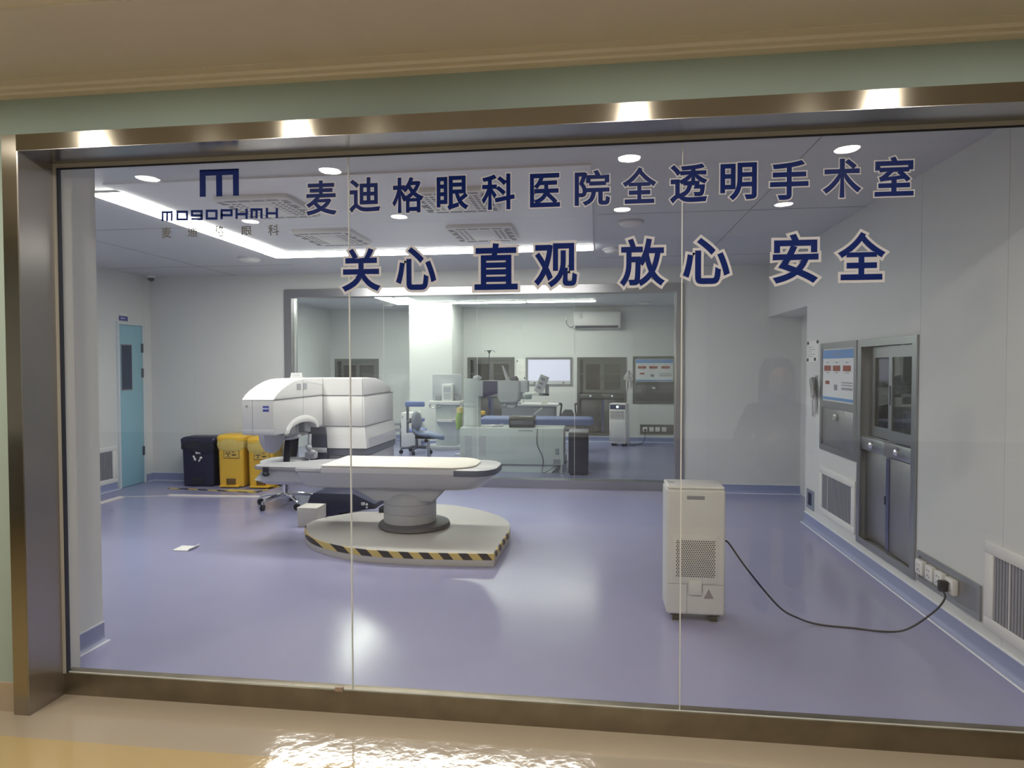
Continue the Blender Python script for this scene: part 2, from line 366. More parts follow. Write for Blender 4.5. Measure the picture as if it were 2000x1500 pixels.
# ------------------------------------------------------------------ lamps of the place
LED = mat('led_diffuser', (1, 0.97, 0.84), 0.5, emit=L_STRIP, ecol=(1.0, 0.985, 0.90))
LEDB = mat('led_diffuser_rear', (1, 0.98, 0.84), 0.5, emit=L_BACK, ecol=(0.98, 1.0, 0.86))
RIM = mat('lamp_rim_white', (0.8, 0.8, 0.8), 0.4)
def strip(x0, x1, y0, y1, m, label, group):
    c = ((x0+x1)/2, (y0+y1)/2, CZ-0.015)
    t = thing('linear_light', label, 'light', c, 0, group)
    W(t).box(x0, x1, y0, y1, CZ-0.012, CZ+0.001).obj('housing', RIM, t)
    W(t).box(x0+0.008, x1-0.008, y0+0.008, y1-0.008, CZ-0.020, CZ-0.012).obj('diffuser', m, t)
g = 'light strips round the front room panel field'
strip(-3.52, -3.27, 4.20, 5.40, LED, 'glowing light strip on the ceiling running into the room, near half', g)
strip(-3.52, -3.27, 5.41, 6.62, LED, 'glowing light strip on the ceiling running into the room, far half', g)
strip(-3.53, -2.39, 6.64, 6.93, LED, 'glowing cross light strip starting at the corner behind the logo', g)
strip(-2.38, -1.21, 6.64, 6.93, LED, 'middle glowing cross light strip above the slogan', g)
strip(-1.20, -0.04, 6.64, 6.93, LED, 'right hand end piece of the glowing cross light strip', g)
g = 'light strips on the rear room ceiling'
strip(-3.86, -3.58, 9.2, 10.7, LEDB, 'rear room light strip running away from the partition, nearer piece', g)
strip(-3.86, -3.58, 10.72, 12.18, LEDB, 'rear room light strip running away from the partition, by the white column', g)
strip(-3.86, -2.63, 12.20, 12.44, LEDB, 'rear room cross light strip in front of the white column', g)
strip(-2.60, -1.34, 12.20, 12.44, LEDB, 'middle cross light strip on the rear room ceiling', g)
strip(-1.31, -0.03, 12.20, 12.44, LEDB, 'rear room cross light strip nearest the wall air conditioner', g)
DL = mat('downlight_warm', (1, 0.9, 0.7), 0.5, emit=L_DOWN, ecol=(1.0, 0.91, 0.76))
for k, (x, y) in enumerate([(-2.9, 1.62), (-1.66, 1.62), (0.185, 1.62), (1.4, 1.62), (-2.9, 0.34), (-1.61, 0.34), (0.19, 0.34), (1.4, 0.34)]):
    row, pos = ('near row' if y > 1 else 'second row'), ('leftmost', 'second from left', 'third from left', 'rightmost')[k % 4]
    zc = 2.78
    t = thing('downlight', f'round corridor downlight, {pos} of the {row} mirrored in the glass', 'light', (x, y, zc), 0, 'corridor downlights')
    B().lathe([(0.062, 0.0), (0.085, -0.001), (0.088, -0.006), (0.066, -0.010), (0.062, -0.004)], seg=32).obj('rim', RIM, t)
    B().lathe([(0.0005, -0.006), (0.062, -0.006), (0.062, -0.002)], seg=32).obj('lens', DL, t)
# ------------------------------------------------------------------ lettering on the glass
def glyph(ch, off):
    """flat character shape, thickened outwards by off with mitred corners"""
    c = bpy.data.curves.new('g', 'FONT'); c.body = ch; c.size = 1; c.resolution_u = 5
    o = bpy.data.objects.new('g', c); COL.objects.link(o)
    dg = bpy.context.evaluated_depsgraph_get(); me = bpy.data.meshes.new_from_object(o.evaluated_get(dg))
    bpy.data.objects.remove(o); bpy.data.curves.remove(c)
    bm = bmesh.new(); bm.from_mesh(me)
    bmesh.ops.remove_doubles(bm, verts=bm.verts, dist=1e-5)
    bm.normal_update()
    for f in bm.faces:
        if f.normal.z < 0: f.normal_flip()
    nrm = {}; strips = []
    for e in bm.edges:
        if len(e.link_loops) != 1: continue
        l = e.link_loops[0]; v0, v1 = l.vert, l.link_loop_next.vert
        d = (v1.co-v0.co).normalized(); n = Vector((d.y, -d.x, 0))
        strips.append((v0, v1)); nrm.setdefault(v0, []).append(n); nrm.setdefault(v1, []).append(n)
    if off:
        q = {}
        for v, ns in nrm.items():
            k = sum(ns, Vector())/len(ns); k = k/max(0.32, k.length_squared)
            q[v] = v.co+k*off
        for i, (v0, v1) in enumerate(strips):                      # each strip a hair behind the last, so none share a plane
            dz = Vector((0, 0, -0.0002*(1+i % 17)))
            bm.faces.new([bm.verts.new(p+dz) for p in (v0.co.copy(), q[v0], q[v1], v1.co.copy())])
    bm.normal_update()
    for f in bm.faces:
        if f.normal.z < 0: f.normal_flip()
    bm.to_mesh(me); bm.free()
    return me
GY = 2.7895
def place_glyph(parent, name, ch, box, m, off, ol=None, oloff=0):
    """box = photo pixels x0, x1, y0, y1 of the outermost edge of the character"""
    p0 = at(box[0], box[3], Y=GY); p1 = at(box[1], box[2], Y=GY)
    ref = glyph(ch, oloff if ol else off)
    xs = [v.co.x for v in ref.vertices]; ys = [v.co.y for v in ref.vertices]
    ax = (p1.x-p0.x)/(max(xs)-min(xs)); az = (p1.z-p0.z)/(max(ys)-min(ys))
    def conv(me, y, nm, mm, par):
        for v in me.vertices:
            x, yy, z = v.co
            q = Vector((p0.x+(x-min_x)*ax, y-z*0.12, p0.z+(yy-min_y)*az))
            v.co = q-parent.location
        me.name = nm; me.materials.clear(); me.materials.append(mm)
        o = bpy.data.objects.new(nm, me); COL.objects.link(o); o.parent = par
        return o
    min_x, min_y = min(xs), min(ys)
    if ol:
        main = conv(glyph(ch, off), GY-0.0012, name, m, parent)
        conv(ref, GY-0.0004, 'outline', ol, main)
    else: conv(ref, GY-0.0006, name, m, parent)
HEAD = [('麦', 595, 660, 349, 424), ('迪', 680, 745, 343, 420), ('格', 764, 831, 342, 419), ('眼', 851, 919, 340, 415), ('科', 938, 1008, 336, 413),
        ('医', 1033, 1096, 335, 408), ('院', 1120, 1194, 328, 406), ('全', 1212, 1286, 322, 401), ('透', 1305, 1386, 316, 402), ('明', 1404, 1481, 314, 396),
        ('手', 1501, 1582, 309, 394), ('术', 1602, 1687, 306, 390), ('室', 1705, 1788, 301, 387)]
SLOG = [('关', 661, 750, 478, 576), ('心', 768, 857, 475, 572), ('直', 922, 1016, 468, 572), ('观', 1036, 1132, 469, 569),
        ('放', 1204, 1307, 458, 568), ('心', 1327, 1432, 456, 561), ('安', 1501, 1607, 449, 561), ('全', 1627, 1739, 445, 553)]
t = thing('lettering', 'upper line of navy characters with fine pale outlines on the window glass', 'lettering', tuple(at(1190, 360, Y=GY)))
for ch, *bx in HEAD: place_glyph(t, 'character', ch, bx, NAVY, 0.024, OUTL, 0.056)
t = thing('lettering', 'lower line of larger navy characters with broad pale outlines on the window glass', 'lettering', tuple(at(1190, 510, Y=GY)))
for ch, *bx in SLOG: place_glyph(t, 'character', ch, bx, NAVY, 0.024, OUTL, 0.078)
t = thing('logo', 'navy three legged emblem with squared wordmark and small characters at window top left', 'logo', tuple(at(430, 400, Y=GY)))
def lp(zx, zy): q = at(300+zx/6.667, 310+zy/6.667, Y=GY); return (q.x, q.z)
b = W(t)
b.prism([lp(600, 145), lp(1110, 128), lp(1112, 480), lp(1037, 483), lp(1033, 208), lp(893, 215), lp(895, 490), lp(818, 492), lp(815, 218), lp(678, 222), lp(680, 496), lp(603, 497)], 'xz', GY-0.001, GY-0.0002)
b.obj('emblem', NAVY, t)
def letter(b, x0, x1, yt, yb, strokes):
    for (u0, u1, v0, v1) in strokes:
        b.prism([lp(x0+(x1-x0)*u0, yt+(yb-yt)*v0), lp(x0+(x1-x0)*u1, yt+(yb-yt)*v0), lp(x0+(x1-x0)*u1, yt+(yb-yt)*v1), lp(x0+(x1-x0)*u0, yt+(yb-yt)*v1)], 'xz', GY-0.001, GY-0.0002)
s_ = 0.185; h_ = 0.235
LET = {'m': [(0, 1, 0, h_), (0, s_, h_, 1), (0.5-s_/2, 0.5+s_/2, h_, 1), (1-s_, 1, h_, 1)],
       'o': [(0, 1, 0, h_), (0, 1, 1-h_, 1), (0, s_, h_, 1-h_), (1-s_, 1, h_, 1-h_)],
       '9': [(0, 1, 0, h_), (0, 1, 0.42, 0.42+h_), (0, s_, h_, 0.42), (1-s_, 1, h_, 1), (0, 1-s_, 1-h_*0.8, 1)],
       'p': [(0, 1, 0, h_), (0, 1, 0.48, 0.48+h_), (0, s_, h_, 1), (1-s_, 1, h_, 0.48)],
       'h': [(0, s_, 0, 1), (1-s_, 1, 0, 1), (s_, 1-s_, 0.42, 0.42+h_)]}
for ch, x0, x1, yt in (('m', 105, 250, 680), ('o', 298, 450, 675), ('9', 487, 640, 668), ('o', 680, 833, 663), ('p', 872, 1030, 657), ('h', 1067, 1227, 652), ('m', 1263, 1420, 646), ('h', 1462, 1620, 640)):
    b = W(t); letter(b, x0, x1, yt, yt+132, LET[ch]); b.obj('wordmark_letter', NAVY, t)
for ch, x0, x1, y0, y1 in (('麦', 105, 232, 890, 1035), ('迪', 445, 572, 885, 1020), ('格', 795, 915, 870, 1020), ('眼', 1147, 1278, 875, 1000), ('科', 1492, 1630, 855, 1000)):
    place_glyph(t, 'small_character', ch, (300+x0/6.667, 300+x1/6.667, 310+y0/6.667, 310+y1/6.667), INK, 0.018)
# ================================================================== wall units (built facing -y in local space, wall plane at y = 0)
RED = mat('red_led_window', (0.16, 0.03, 0.02), 0.3, emit=0.05, ecol=(1, 0.15, 0.08))
BLUEP = mat('blue_panel_print', (0.13, 0.30, 0.62), 0.35, noise=0.03)
SCREENW = mat('panel_white_print', (0.72, 0.75, 0.76), 0.35)
GLASS_L = glass_mat('brightened_cabinet_glass', (0.80, 0.82, 0.84))  # lighter tint stands in for the brighter look of the right door
def control_panel(name, label, loc, rot, w, z0, z1, group):
    t = thing(name, label, 'control panel', loc, rot, group)
    h = w/2; zb = z0+(z1-z0)*0.46
    b = B()
    b.box(-h, h, -0.012, 0.01, z1-0.05, z1).box(-h, h, -0.012, 0.01, z0, z0+0.05).box(-h, -h+0.05, -0.012, 0.01, z0+0.05, z1-0.05).box(h-0.05, h, -0.012, 0.01, z0+0.05, z1-0.05)
    b.box(-h+0.05, h-0.05, -0.012, 0.01, zb-0.055, zb+0.005).obj('frame', STEEL, t)
    sx0, sx1, sz0, sz1 = -h+0.065, h-0.065, zb+0.02, z1-0.065
    s = B().box(sx0, sx1, -0.006, 0.008, sz0, sz1).obj('screen', SCREENW, t)
    W_ = sx1-sx0; H_ = sz1-sz0
    B().box(sx0, sx1, -0.0075, -0.006, sz1-H_*0.17, sz1).box(sx0, sx1, -0.0075, -0.006, sz0, sz0+H_*0.055).obj('blue_band', BLUEP, s)
    for u0, u1, v0, v1 in ((0.05, 0.28, 0.42, 0.31), (0.36, 0.59, 0.42, 0.31), (0.69, 0.92, 0.42, 0.31), (0.1, 0.23, 0.69, 0.62)):
        B().box(sx0+W_*u0, sx0+W_*u1, -0.009, -0.006, sz1-H_*v0, sz1-H_*v1).obj('readout', RED, s)
    b = B()
    for v in (0.63, 0.68, 0.735, 0.76): b.box(sx0+W_*0.64, sx0+W_*0.97, -0.008, -0.006, sz1-H_*(v+0.02), sz1-H_*v)
    b.box(sx0+W_*0.4, sx0+W_*0.5, -0.008, -0.006, sz1-H_*0.8, sz1-H_*0.69).box(sx0+W_*0.35, sx0+W_*0.65, -0.009, -0.0075, sz1-H_*0.095, sz1-H_*0.075)
    for u in (0.12, 0.43, 0.76): b.box(sx0+W_*u, sx0+W_*(u+0.09), -0.008, -0.006, sz1-H_*0.26, sz1-H_*0.245).box(sx0+W_*u, sx0+W_*(u+0.1), -0.008, -0.006, sz1-H_*0.46, sz1-H_*0.445)
    b.obj('markings', PLAST_M, s)
    d = B().box(-h+0.052, h-0.052, -0.004, 0.008, z0+0.052, zb-0.06, 0.003).obj('access_door', STEEL_D, t)
    b = B(); b.box(-0.045, 0.02, -0.03, -0.004, zb-0.14, zb-0.10, 0.006).box(-0.02, 0.01, -0.034, -0.004, zb-0.155, zb-0.13, 0.004)
    part_label(b.obj('latch', CHROME, d), 'bright chrome latch')
    return t
def wall_cabinet(name, label, loc, rot, w, z0, z1, group, simple=False, items=True):
    t = thing(name, label, 'cabinet', loc, rot, group); h = w/2; D = 0.30
    zm = z0+(z1-z0)*0.535; zd = z0+(z1-z0)*0.465; f = 0.042
    b = B()
    b.box(-h-0.02, h+0.02, -0.014, 0.002, z1-f, z1+0.012).box(-h-0.02, h+0.02, -0.014, 0.002, z0-0.012, z0+f).box(-h-0.02, -h+f, -0.014, 0.002, z0+f, z1-f).box(h-f, h+0.02, -0.014, 0.002, z0+f, z1-f)
    b.obj('face_frame', STEEL, t)
    b = B()
    b.box(-h+0.003, h-0.003, D-0.01, D, z0+0.003, z1-0.003).box(-h+0.003, -h+0.012, 0.002, D, z0+0.003, z1-0.003).box(h-0.012, h-0.003, 0.002, D, z0+0.003, z1-0.003)
    b.box(-h+0.012, h-0.012, 0.002, D-0.01, z0+0.003, z0+0.012).box(-h+0.012, h-0.012, 0.002, D-0.01, z1-0.012, z1-0.003).box(-h+0.012, h-0.012, 0.06, D-0.01, zm-0.02, zm-0.01)
    b.obj('carcass', mat('cabinet_interior', (0.42, 0.44, 0.46), 0.5), t)
    B().box(-h+0.013, h-0.013, 0.09, D-0.012, zm+(z1-zm)*0.52, zm+(z1-zm)*0.52+0.03).obj('shelf', STEEL, t)
    # sliding glass doors
    for k, (x0, x1, y) in enumerate(((-h+f+0.06, 0.02, 0.045), (0.0, h-f-0.002, 0.018))):
        s = 0.055
        b = B()
        b.box(x0, x1, y, y+0.02, z1-f-0.085, z1-f-0.004).box(x0, x1, y, y+0.02, zm+0.002, zm+0.08).box(x0, x0+s, y, y+0.02, zm+0.08, z1-f-0.085).box(x1-s, x1, y, y+0.02, zm+0.08, z1-f-0.085)
        d = b.obj('sliding_door', STEEL, t)
        B().box(x0+s, x1-s, y+0.008, y+0.012, zm+0.08, z1-f-0.085).obj('pane', GLASS_D if k == 0 else GLASS_L, d)
        B().box(x0+0.018 if k else x1-0.036, x0+0.034 if k else x1-0.02, y-0.004, y+0.001, zm+0.26, zm+0.40).obj('finger_pull', PLAST_D, d)
    # drawers and lower doors
    for x0, x1 in ((-h+f, -0.002), (0.002, h-f)):
        d = B().box(x0, x1, -0.008, 0.02, zd+0.004, zm-0.006, 0.003).obj('drawer', STEEL, t)
        xc = (x0+x1)/2
        k = B().lathe([(0.001, 0.0), (0.03, 0.0), (0.03, 0.008), (0.018, 0.022), (0.001, 0.026)], (0, 0, 0), 20).obj('knob', CHROME, d)
        k.location = (xc, -0.008, (zd+zm)/2); k.rotation_euler = (PI/2, 0, 0)
    for k, (x0, x1) in enumerate(((-h+f+0.01, 0.03), (0.0, h-f-0.01))):
        y = 0.03 if k == 0 else 0.012
        d = B().box(x0, x1, y, y+0.016, z0+f+0.004, zd-0.006, 0.003).obj('lower_door', STEEL_D, t)
        if k == 1: B().box(x0, x0+0.05, y-0.004, y, z0+f+0.01, zd-0.012).obj('edge_grip', mat('blue_grey_edge', (0.12, 0.14, 0.26), 0.35, 0.6), d)
        else: B().box(x1-0.10, x1-0.085, y-0.004, y, zd-0.36, zd-0.30).obj('finger_pull', BLACK, d)
    return t
def vent_grille(name, label, loc, rot, w, z0, z1, group=None, n=26, slat=None):
    t = thing(name, label, 'vent', loc, rot, group); h = w/2; f = 0.075
    b = B().prism([(-h, z0), (h, z0), (h, z1), (-h, z1)], 'xz', 0.0, -0.006)
    b.bm.free(); b = B()
    for x0, x1, za, zb in ((-h, h, z1-f*0.8, z1), (-h, h, z0, z0+f*0.8), (-h, -h+f, z0+f*0.8, z1-f*0.8), (h-f, h, z0+f*0.8, z1-f*0.8)): b.box(x0, x1, -0.012, 0.004, za, zb, 0.004)
    b.obj('frame', PLAST, t)
    B().box(-h+f, h-f, -0.001, 0.003, z0+f*0.8, z1-f*0.8).obj('backing', PLAST_D, t)
    b = B(); W_ = 2*h-2*f
    for k in range(n):
        x = -h+f+W_*(k+0.5)/n; b.box(x-W_/n*0.33, x+W_/n*0.33, -0.008, -0.001, z0+f*0.8, z1-f*0.8)
    b.obj('slats', slat or PLAST_M, t)
    B().box(-h+f+W_*0.2, -h+f+W_*0.2+0.012, -0.0095, -0.001, z0+f*0.8, z1-f*0.8).obj('mullion', PLAST_G, t)
    return t
def outlet_panel(name, label, loc, rot, w, z0, z1, us, group, plug=None):
    t = thing(name, label, 'outlet panel', loc, rot, group); h = w/2; f = 0.028
    b = B()
    for x0, x1, za, zb in ((-h, h, z1-f, z1), (-h, h, z0, z0+f), (-h, -h+f, z0+f, z1-f), (h-f, h, z0+f, z1-f)): b.box(x0, x1, -0.012, 0.002, za, zb)
    b.obj('frame', STEEL, t)
    B().box(-h+f, h-f, -0.004, 0.002, z0+f, z1-f).obj('back_plate', STEEL_D, t)
    for u in us:
        x = -h+w*u; zc = (z0+z1)/2+0.005; s = 0.044
        k = B().box(x-s, x+s, -0.036, -0.004, zc-s, zc+s, 0.004).obj('socket', PLAST, t)
        b = B()
        for dx, dz in ((-0.012, 0.016), (0.012, 0.016), (0, -0.012), (-0.016, -0.022), (0.016, -0.022)): b.box(x+dx-0.002, x+dx+0.002, -0.0372, -0.035, zc+dz-0.005, zc+dz+0.005)
        b.obj('slots', DARK_MARK, k)
    return t
def notice(name, label, loc, rot, w, z0, z1, group, dots):
    t = thing(name, label, 'notice', loc, rot, group); h = w/2
    B().box(-h, h, -0.003, -0.0005, z0, z1).obj('sheet', PAPER, t)
    b = B()
    for k, (v, l) in enumerate(((0.3, 0.45), (0.42, 0.75), (0.52, 0.35), (0.63, 0.75), (0.73, 0.6))): b.box(-h+0.03, -h+0.03+(w-0.06)*l, -0.0036, -0.003, z1-(z1-z0)*v-0.003, z1-(z1-z0)*v+0.002)
    b.obj('print', PLAST_M, t)
    for u, v in dots:
        B().cyl((-h+w*u, -0.003, z1-(z1-z0)*v), (-h+w*u, -0.012, z1-(z1-z0)*v), 0.016, seg=12).obj('magnet', mat('dark_green_magnet', (0.03, 0.05, 0.04), 0.4), t)
    return t
RR = -PI/2
def on_right(y): return (RX, y, 0)
PGROUP = 'wall control panels'
control_panel('control_panel', 'steel control panel with blue header on the right wall beside the notice', on_right(5.966), RR, 0.85, 0.785, 1.752, PGROUP)
CABG = 'built in steel cabinets'
cab = wall_cabinet('wall_cabinet', 'tall steel cabinet built into the right wall with sliding glass doors', on_right((CABH[0]+CABH[1])/2), RR, CABH[1]-CABH[0], CABH[2], CABH[3], CABG)
vent_grille('vent_grille', 'white framed vent low on the right wall beneath the control panel', on_right(5.965), RR, 0.845, 0.195, 0.625, 'low wall vents')
vent_grille('vent_grille', 'white framed vent low on the right wall at the photo edge', on_right(3.36), RR, 0.80, 0.165, 0.622, 'low wall vents')
outlet_panel('outlet_panel', 'steel outlet panel low on the right wall with black plug in it', on_right(4.146), RR, 0.70, 0.174, 0.368, (0.1, 0.275, 0.44, 0.615), 'outlet panels')
notice('notice', 'white notice held by magnets at the edge of the right wall recess', on_right(6.63), RR, 0.335, 1.587, 1.79, 'notices with magnets', ((0.1, 0.1), (0.93, 0.08), (0.08, 0.9), (0.72, 0.88)))
# dark recessed wall box
t = thing('wall_box', 'small blue grey recessed wall box near the recess corner, low down', 'wall box', on_right(6.655), RR)
b = B().box(-0.105, 0.105, -0.010, 0.002, 0.165, 0.198, 0.002).box(-0.105, 0.105, -0.010, 0.002, 0.317, 0.35, 0.002).box(-0.105, -0.055, -0.010, 0.002, 0.198, 0.317).box(0.055, 0.105, -0.010, 0.002, 0.198, 0.317)
b.obj('frame', mat('blue_grey_metal', (0.33, 0.38, 0.47), 0.35, 0.5), t); B().box(-0.055, 0.055, -0.002, 0.002, 0.198, 0.317).obj('recess', mat('deep_navy', (0.01, 0.015, 0.05), 0.4), t)
# hanging cables
def cable_bundle(label, loc, rot, group, s=1.0):
    t = thing('cable_bundle', label, 'cable bundle', loc, rot, group)
    b = B().cyl((0, 0.0, 1.43), (0, -0.05, 1.43), 0.012, seg=10); b.box(-0.03, 0.03, -0.008, 0.0, 1.40, 1.46, 0.004); b.obj('hook', PLAST_M, t)
    b = B()
    for k in range(7):
        a = -0.55+k*0.17; pts = []
        for q in range(13):
            u = q/12*2*PI
            pts.append((math.sin(a)*0.12*(1-math.cos(u))/2*1.4+math.sin(u)*0.028, -0.02-0.006*k, 1.43-0.15*(1-math.cos(u))/2*(1.0+0.16*math.cos(3*a))))
        b.tube(pts, 0.009, 6, 2)
    b.obj('coils', mat('pale_grey_cable', (0.45, 0.45, 0.47), 0.5), t)
    b = B()
    for k, (dx, ln) in enumerate(((-0.035, 0.36), (0.03, 0.33))):
        b.tube([(dx*0.3, -0.02, 1.31), (dx*0.8, -0.02, 1.24), (dx, -0.02, 1.20), (dx*1.05, -0.02, 1.43-ln)], [0.008, 0.012, 0.019, 0.010], 8, 3)
    b.obj('tails', PLAST_G, t)
    return t
cable_bundle('coiled pale cables hanging on the right wall beneath the notice', on_right(6.52), RR, 'coiled cables on walls')
# things inside the cabinet
def in_cab(px, py, X): return at(px, py, X=X)
p = in_cab(1760, 800, 2.20)
t = thing('storage_box', 'dark box standing behind the right glass door of the wall cabinet', 'box', (2.2, 4.80, 1.020))
b = W(t); b.box(2.12, 2.30, 4.72, 4.90, 1.0185, 1.22, 0.01); b.obj('bin', PLAST_D, t); W(t).box(2.115, 2.305, 4.715, 4.905, 1.22, 1.235, 0.004).obj('lid', PLAST_M, t)
t = thing('tray', 'small dark tray on the glass fronted cabinet shelf', 'tray', (2.22, 4.70, 1.42))
b = B(); b.loft([[(-0.05*s, -0.07*s, z), (0.05*s, -0.07*s, z), (0.05*s, 0.07*s, z), (-0.05*s, 0.07*s, z)] for s, z in ((0.85, 0), (1.0, 0.06), (0.92, 0.06), (0.8, 0.012))]); o = b.obj('dish', PLAST_M, t)
t.location.z = CABH[2]+(CABH[3]-CABH[2])*0.535+(CABH[3]-(CABH[2]+(CABH[3]-CABH[2])*0.535))*0.52+0.0305
# ------------------------------------------------------------------ left wall: door, sign, vent, dome camera
LR = PI/2
d1 = thing('door_1', 'pale blue door with a narrow glass panel', 'door', (LX, 7.88, 0), LR); del d1['category']; struct(d1)
DOORB = mat('pale_blue_door', (0.28, 0.50, 0.60), 0.4, noise=0.03)
B().box(-0.215, 0.215, -0.020, -0.001, 0.004, 2.09, 0.004).obj('leaf', DOORB, d1)
b = B(); b.box(-0.245, -0.217, -0.030, 0, 0, 2.125).box(0.217, 0.245, -0.030, 0, 0, 2.125).box(-0.217, 0.217, -0.030, 0, 2.095, 2.125); b.obj('frame', mat('pale_door_frame', (0.62, 0.68, 0.72), 0.4), d1)
f = B().box(-0.19, 0.012, -0.026, -0.018, 1.245, 1.845).obj('window_frame', PLAST_M, d1); B().box(-0.178, 0.0, -0.028, -0.024, 1.26, 1.83).obj('pane', mat('dark_blue_pane', (0.03, 0.05, 0.10), 0.1), f)
for z in (1.80, 1.47, 0.43): B().box(0.19, 0.222, -0.036, -0.018, z-0.06, z+0.06, 0.003).obj('hinge', PLAST_D, d1)
t = thing('door_sign', 'small blue and white sign above the pale blue door', 'sign', (LX, 7.77, 0), LR)
B().box(-0.075, 0.075, -0.012, -0.001, 2.145, 2.20, 0.002).obj('blue_plate', mat('sign_blue', (0.06, 0.07, 0.32), 0.35), t); B().box(-0.075, 0.06, -0.012, -0.001, 2.205, 2.245, 0.002).obj('white_plate', PLAST, t)
b = B()
for x in (-0.05, -0.028, 0.0): b.box(x, x+0.014, -0.0128, -0.0118, 2.165, 2.185)
b.obj('print', WHITE_MARK, t)
vent_grille('vent_grille', 'white framed vent low on the left wall beside the blue door', (LX, 7.33, 0), LR, 0.56, 0.09, 0.555, 'low wall vents', n=16)
t = thing('dome_camera', 'tiny white dome camera in the ceiling corner above the blue door', 'camera', (-5.93, 8.16, CZ))
B().lathe([(0.055, 0), (0.055, -0.02), (0.045, -0.03)]).obj('base', PLAST, t); B().ball((0, 0, -0.035), 0.04).obj('dome', PLAST_D, t)
# ------------------------------------------------------------------ ceiling fittings
def cassette(x0, x1, y0, y1, label):
    t = thing('ceiling_cassette', label, 'ceiling unit', ((x0+x1)/2, (y0+y1)/2, CZ-0.012), 0, 'square ceiling units'); zb = CZ-0.048
    xc, yc, h = (x0+x1)/2, (y0+y1)/2, (x1-x0)/2; hy = (y1-y0)/2
    def ring(k, z, r=0.03):
        pts = []
        for sx, sy, a0 in ((1, 1, 0), (-1, 1, 1), (-1, -1, 2), (1, -1, 3)):
            for q in range(4):
                a = (a0+q/3)*PI/2; pts.append((xc+sx*(h*k-r)+r*math.cos(a), yc+sy*(hy*k-r)+r*math.sin(a), z))
        return pts
    W(t).loft([ring(0.985, CZ-0.012), ring(1.0, CZ-0.03), ring(1.0, zb+0.008), ring(0.97, zb)]).obj('panel', PLAST, t)
    b = W(t)
    for sx in (-1, 1):                                             # outer slots, then the perforated fields
        for k in range(4):
            u = -0.72+k*0.48
            b.box(xc+sx*h*0.86-0.022, xc+sx*h*0.86+0.022, yc+hy*u-0.045, yc+hy*u+0.045, zb-0.001, zb+0.002)
    for sy in (-1, 1):
        for k in range(4):
            u = -0.55+k*0.37
            b.box(xc+h*u-0.045, xc+h*u+0.045, yc+sy*hy*0.88-0.020, yc+sy*hy*0.88+0.020, zb-0.001, zb+0.002)
    b.obj('air_slots', PLAST_M, t)
    b = W(t)
    for sx in (-1, 1):
        for i in range(3):
            for j in range(8): b.box(xc+sx*h*0.62+(i-1)*0.045-0.014, xc+sx*h*0.62+(i-1)*0.045+0.014, yc+(j-3.5)*0.052-0.010, yc+(j-3.5)*0.052+0.010, zb-0.001, zb+0.002)
    b.obj('perforations', PLAST_D, t)
    W(t).box(xc-h*0.33, xc+h*0.33, yc-hy*0.55, yc+hy*0.55, zb-0.004, zb+0.002, 0.003).obj('centre_plate', PLAST, t)
cassette(-2.715, -2.15, 4.38, 4.97, 'square ceiling unit with air slots, nearest one by the logo wordmark')
cassette(-1.295, -0.725, 4.38, 4.97, 'square perforated ceiling unit behind the upper lettering line')
cassette(-2.70, -2.155, 5.54, 6.17, 'square ceiling unit in front of the cross light strip, left of the pair')
cassette(-1.295, -0.725, 5.54, 6.15, 'square ceiling unit in front of the cross light strip, right of the pair')
def disc(x, y, r, label):
    t = thing('ceiling_disc', label, 'ceiling fitting', (x, y, CZ), 0, 'round ceiling fittings')
    B().lathe([(r, 0), (r, -0.012), (r*0.93, -0.02)], seg=32).obj('rim', PLAST_G, t)
    B().lathe([(r*0.9, -0.018), (r*0.75, -0.035), (r*0.4, -0.045), (0.001, -0.047)], seg=32).obj('cover', PLAST, t)
disc(-3.88, 7.0, 0.13, 'round white ceiling fitting outside the corner of the light strips')
disc(0.278, 5.67, 0.11, 'round white ceiling fitting beneath the right downlight mirror image')
disc(0.17, 6.98, 0.12, 'round white ceiling fitting beyond the end of the cross strip')
q = at(1258, 590, Z=CZ); disc(q.x, q.y, 0.13, 'round ceiling fitting on the rear room ceiling near the air conditioner')
q = at(757, 594, Z=CZ); disc(q.x, q.y, 0.13, 'round ceiling fitting on the rear room ceiling left of the column')
# ------------------------------------------------------------------ tape and paper on the floor
TAPE = mat('white_floor_tape', (0.80, 0.76, 0.74), 0.4)
def tape(pts, wd, label, m=TAPE, name='floor_tape', cat='tape', group='white floor tape', h=0.004):
    b = B(); P = [Vector(p) for p in pts]
    for i in range(len(P)-1):
        d = (P[i+1]-P[i]).normalized(); n = Vector((-d.y, d.x))*wd/2
        b.prism([tuple(P[i]-n), tuple(P[i+1]-n), tuple(P[i+1]+n), tuple(P[i]+n)], 'xy', 0.0005, h)
    c = sum(P, Vector((0, 0)))/len(P)
    return tag(b.obj(name, m, loc=(c.x, c.y, 0.0005)), label, cat, group)
tape([(-5.60, 6.45), (-5.605, 7.13)], 0.07, 'short white floor tape running along the left wall', h=0.012)
tape([(-5.59, 7.16), (-5.12, 7.28)], 0.012, 'thin pale line on the floor joining two white tapes')
tape([(-5.115, 7.29), (-4.35, 7.318)], 0.065, 'long white floor tape in front of the black bin', h=0.012)
tape([(-4.342, 7.318), (-3.70, 7.345)], 0.065, 'white floor tape in front of the yellow bins, ending behind the stool', h=0.012)
HAZ = stripe_mat('hazard_tape', (0.62, 0.45, 0.10), (0.02, 0.025, 0.04), 4.0, (1, 1, 0))
tape([(-5.42, 7.74), (-4.17, 7.60), (-4.05, 8.25)], 0.05, 'black and yellow hazard tape on the floor round the bins', HAZ, 'hazard_tape', 'tape', None)
HAZ2 = stripe_mat('hazard_tape_blackwhite', (0.70, 0.68, 0.66), (0.02, 0.025, 0.04), 4.0, (1, 1, 0))
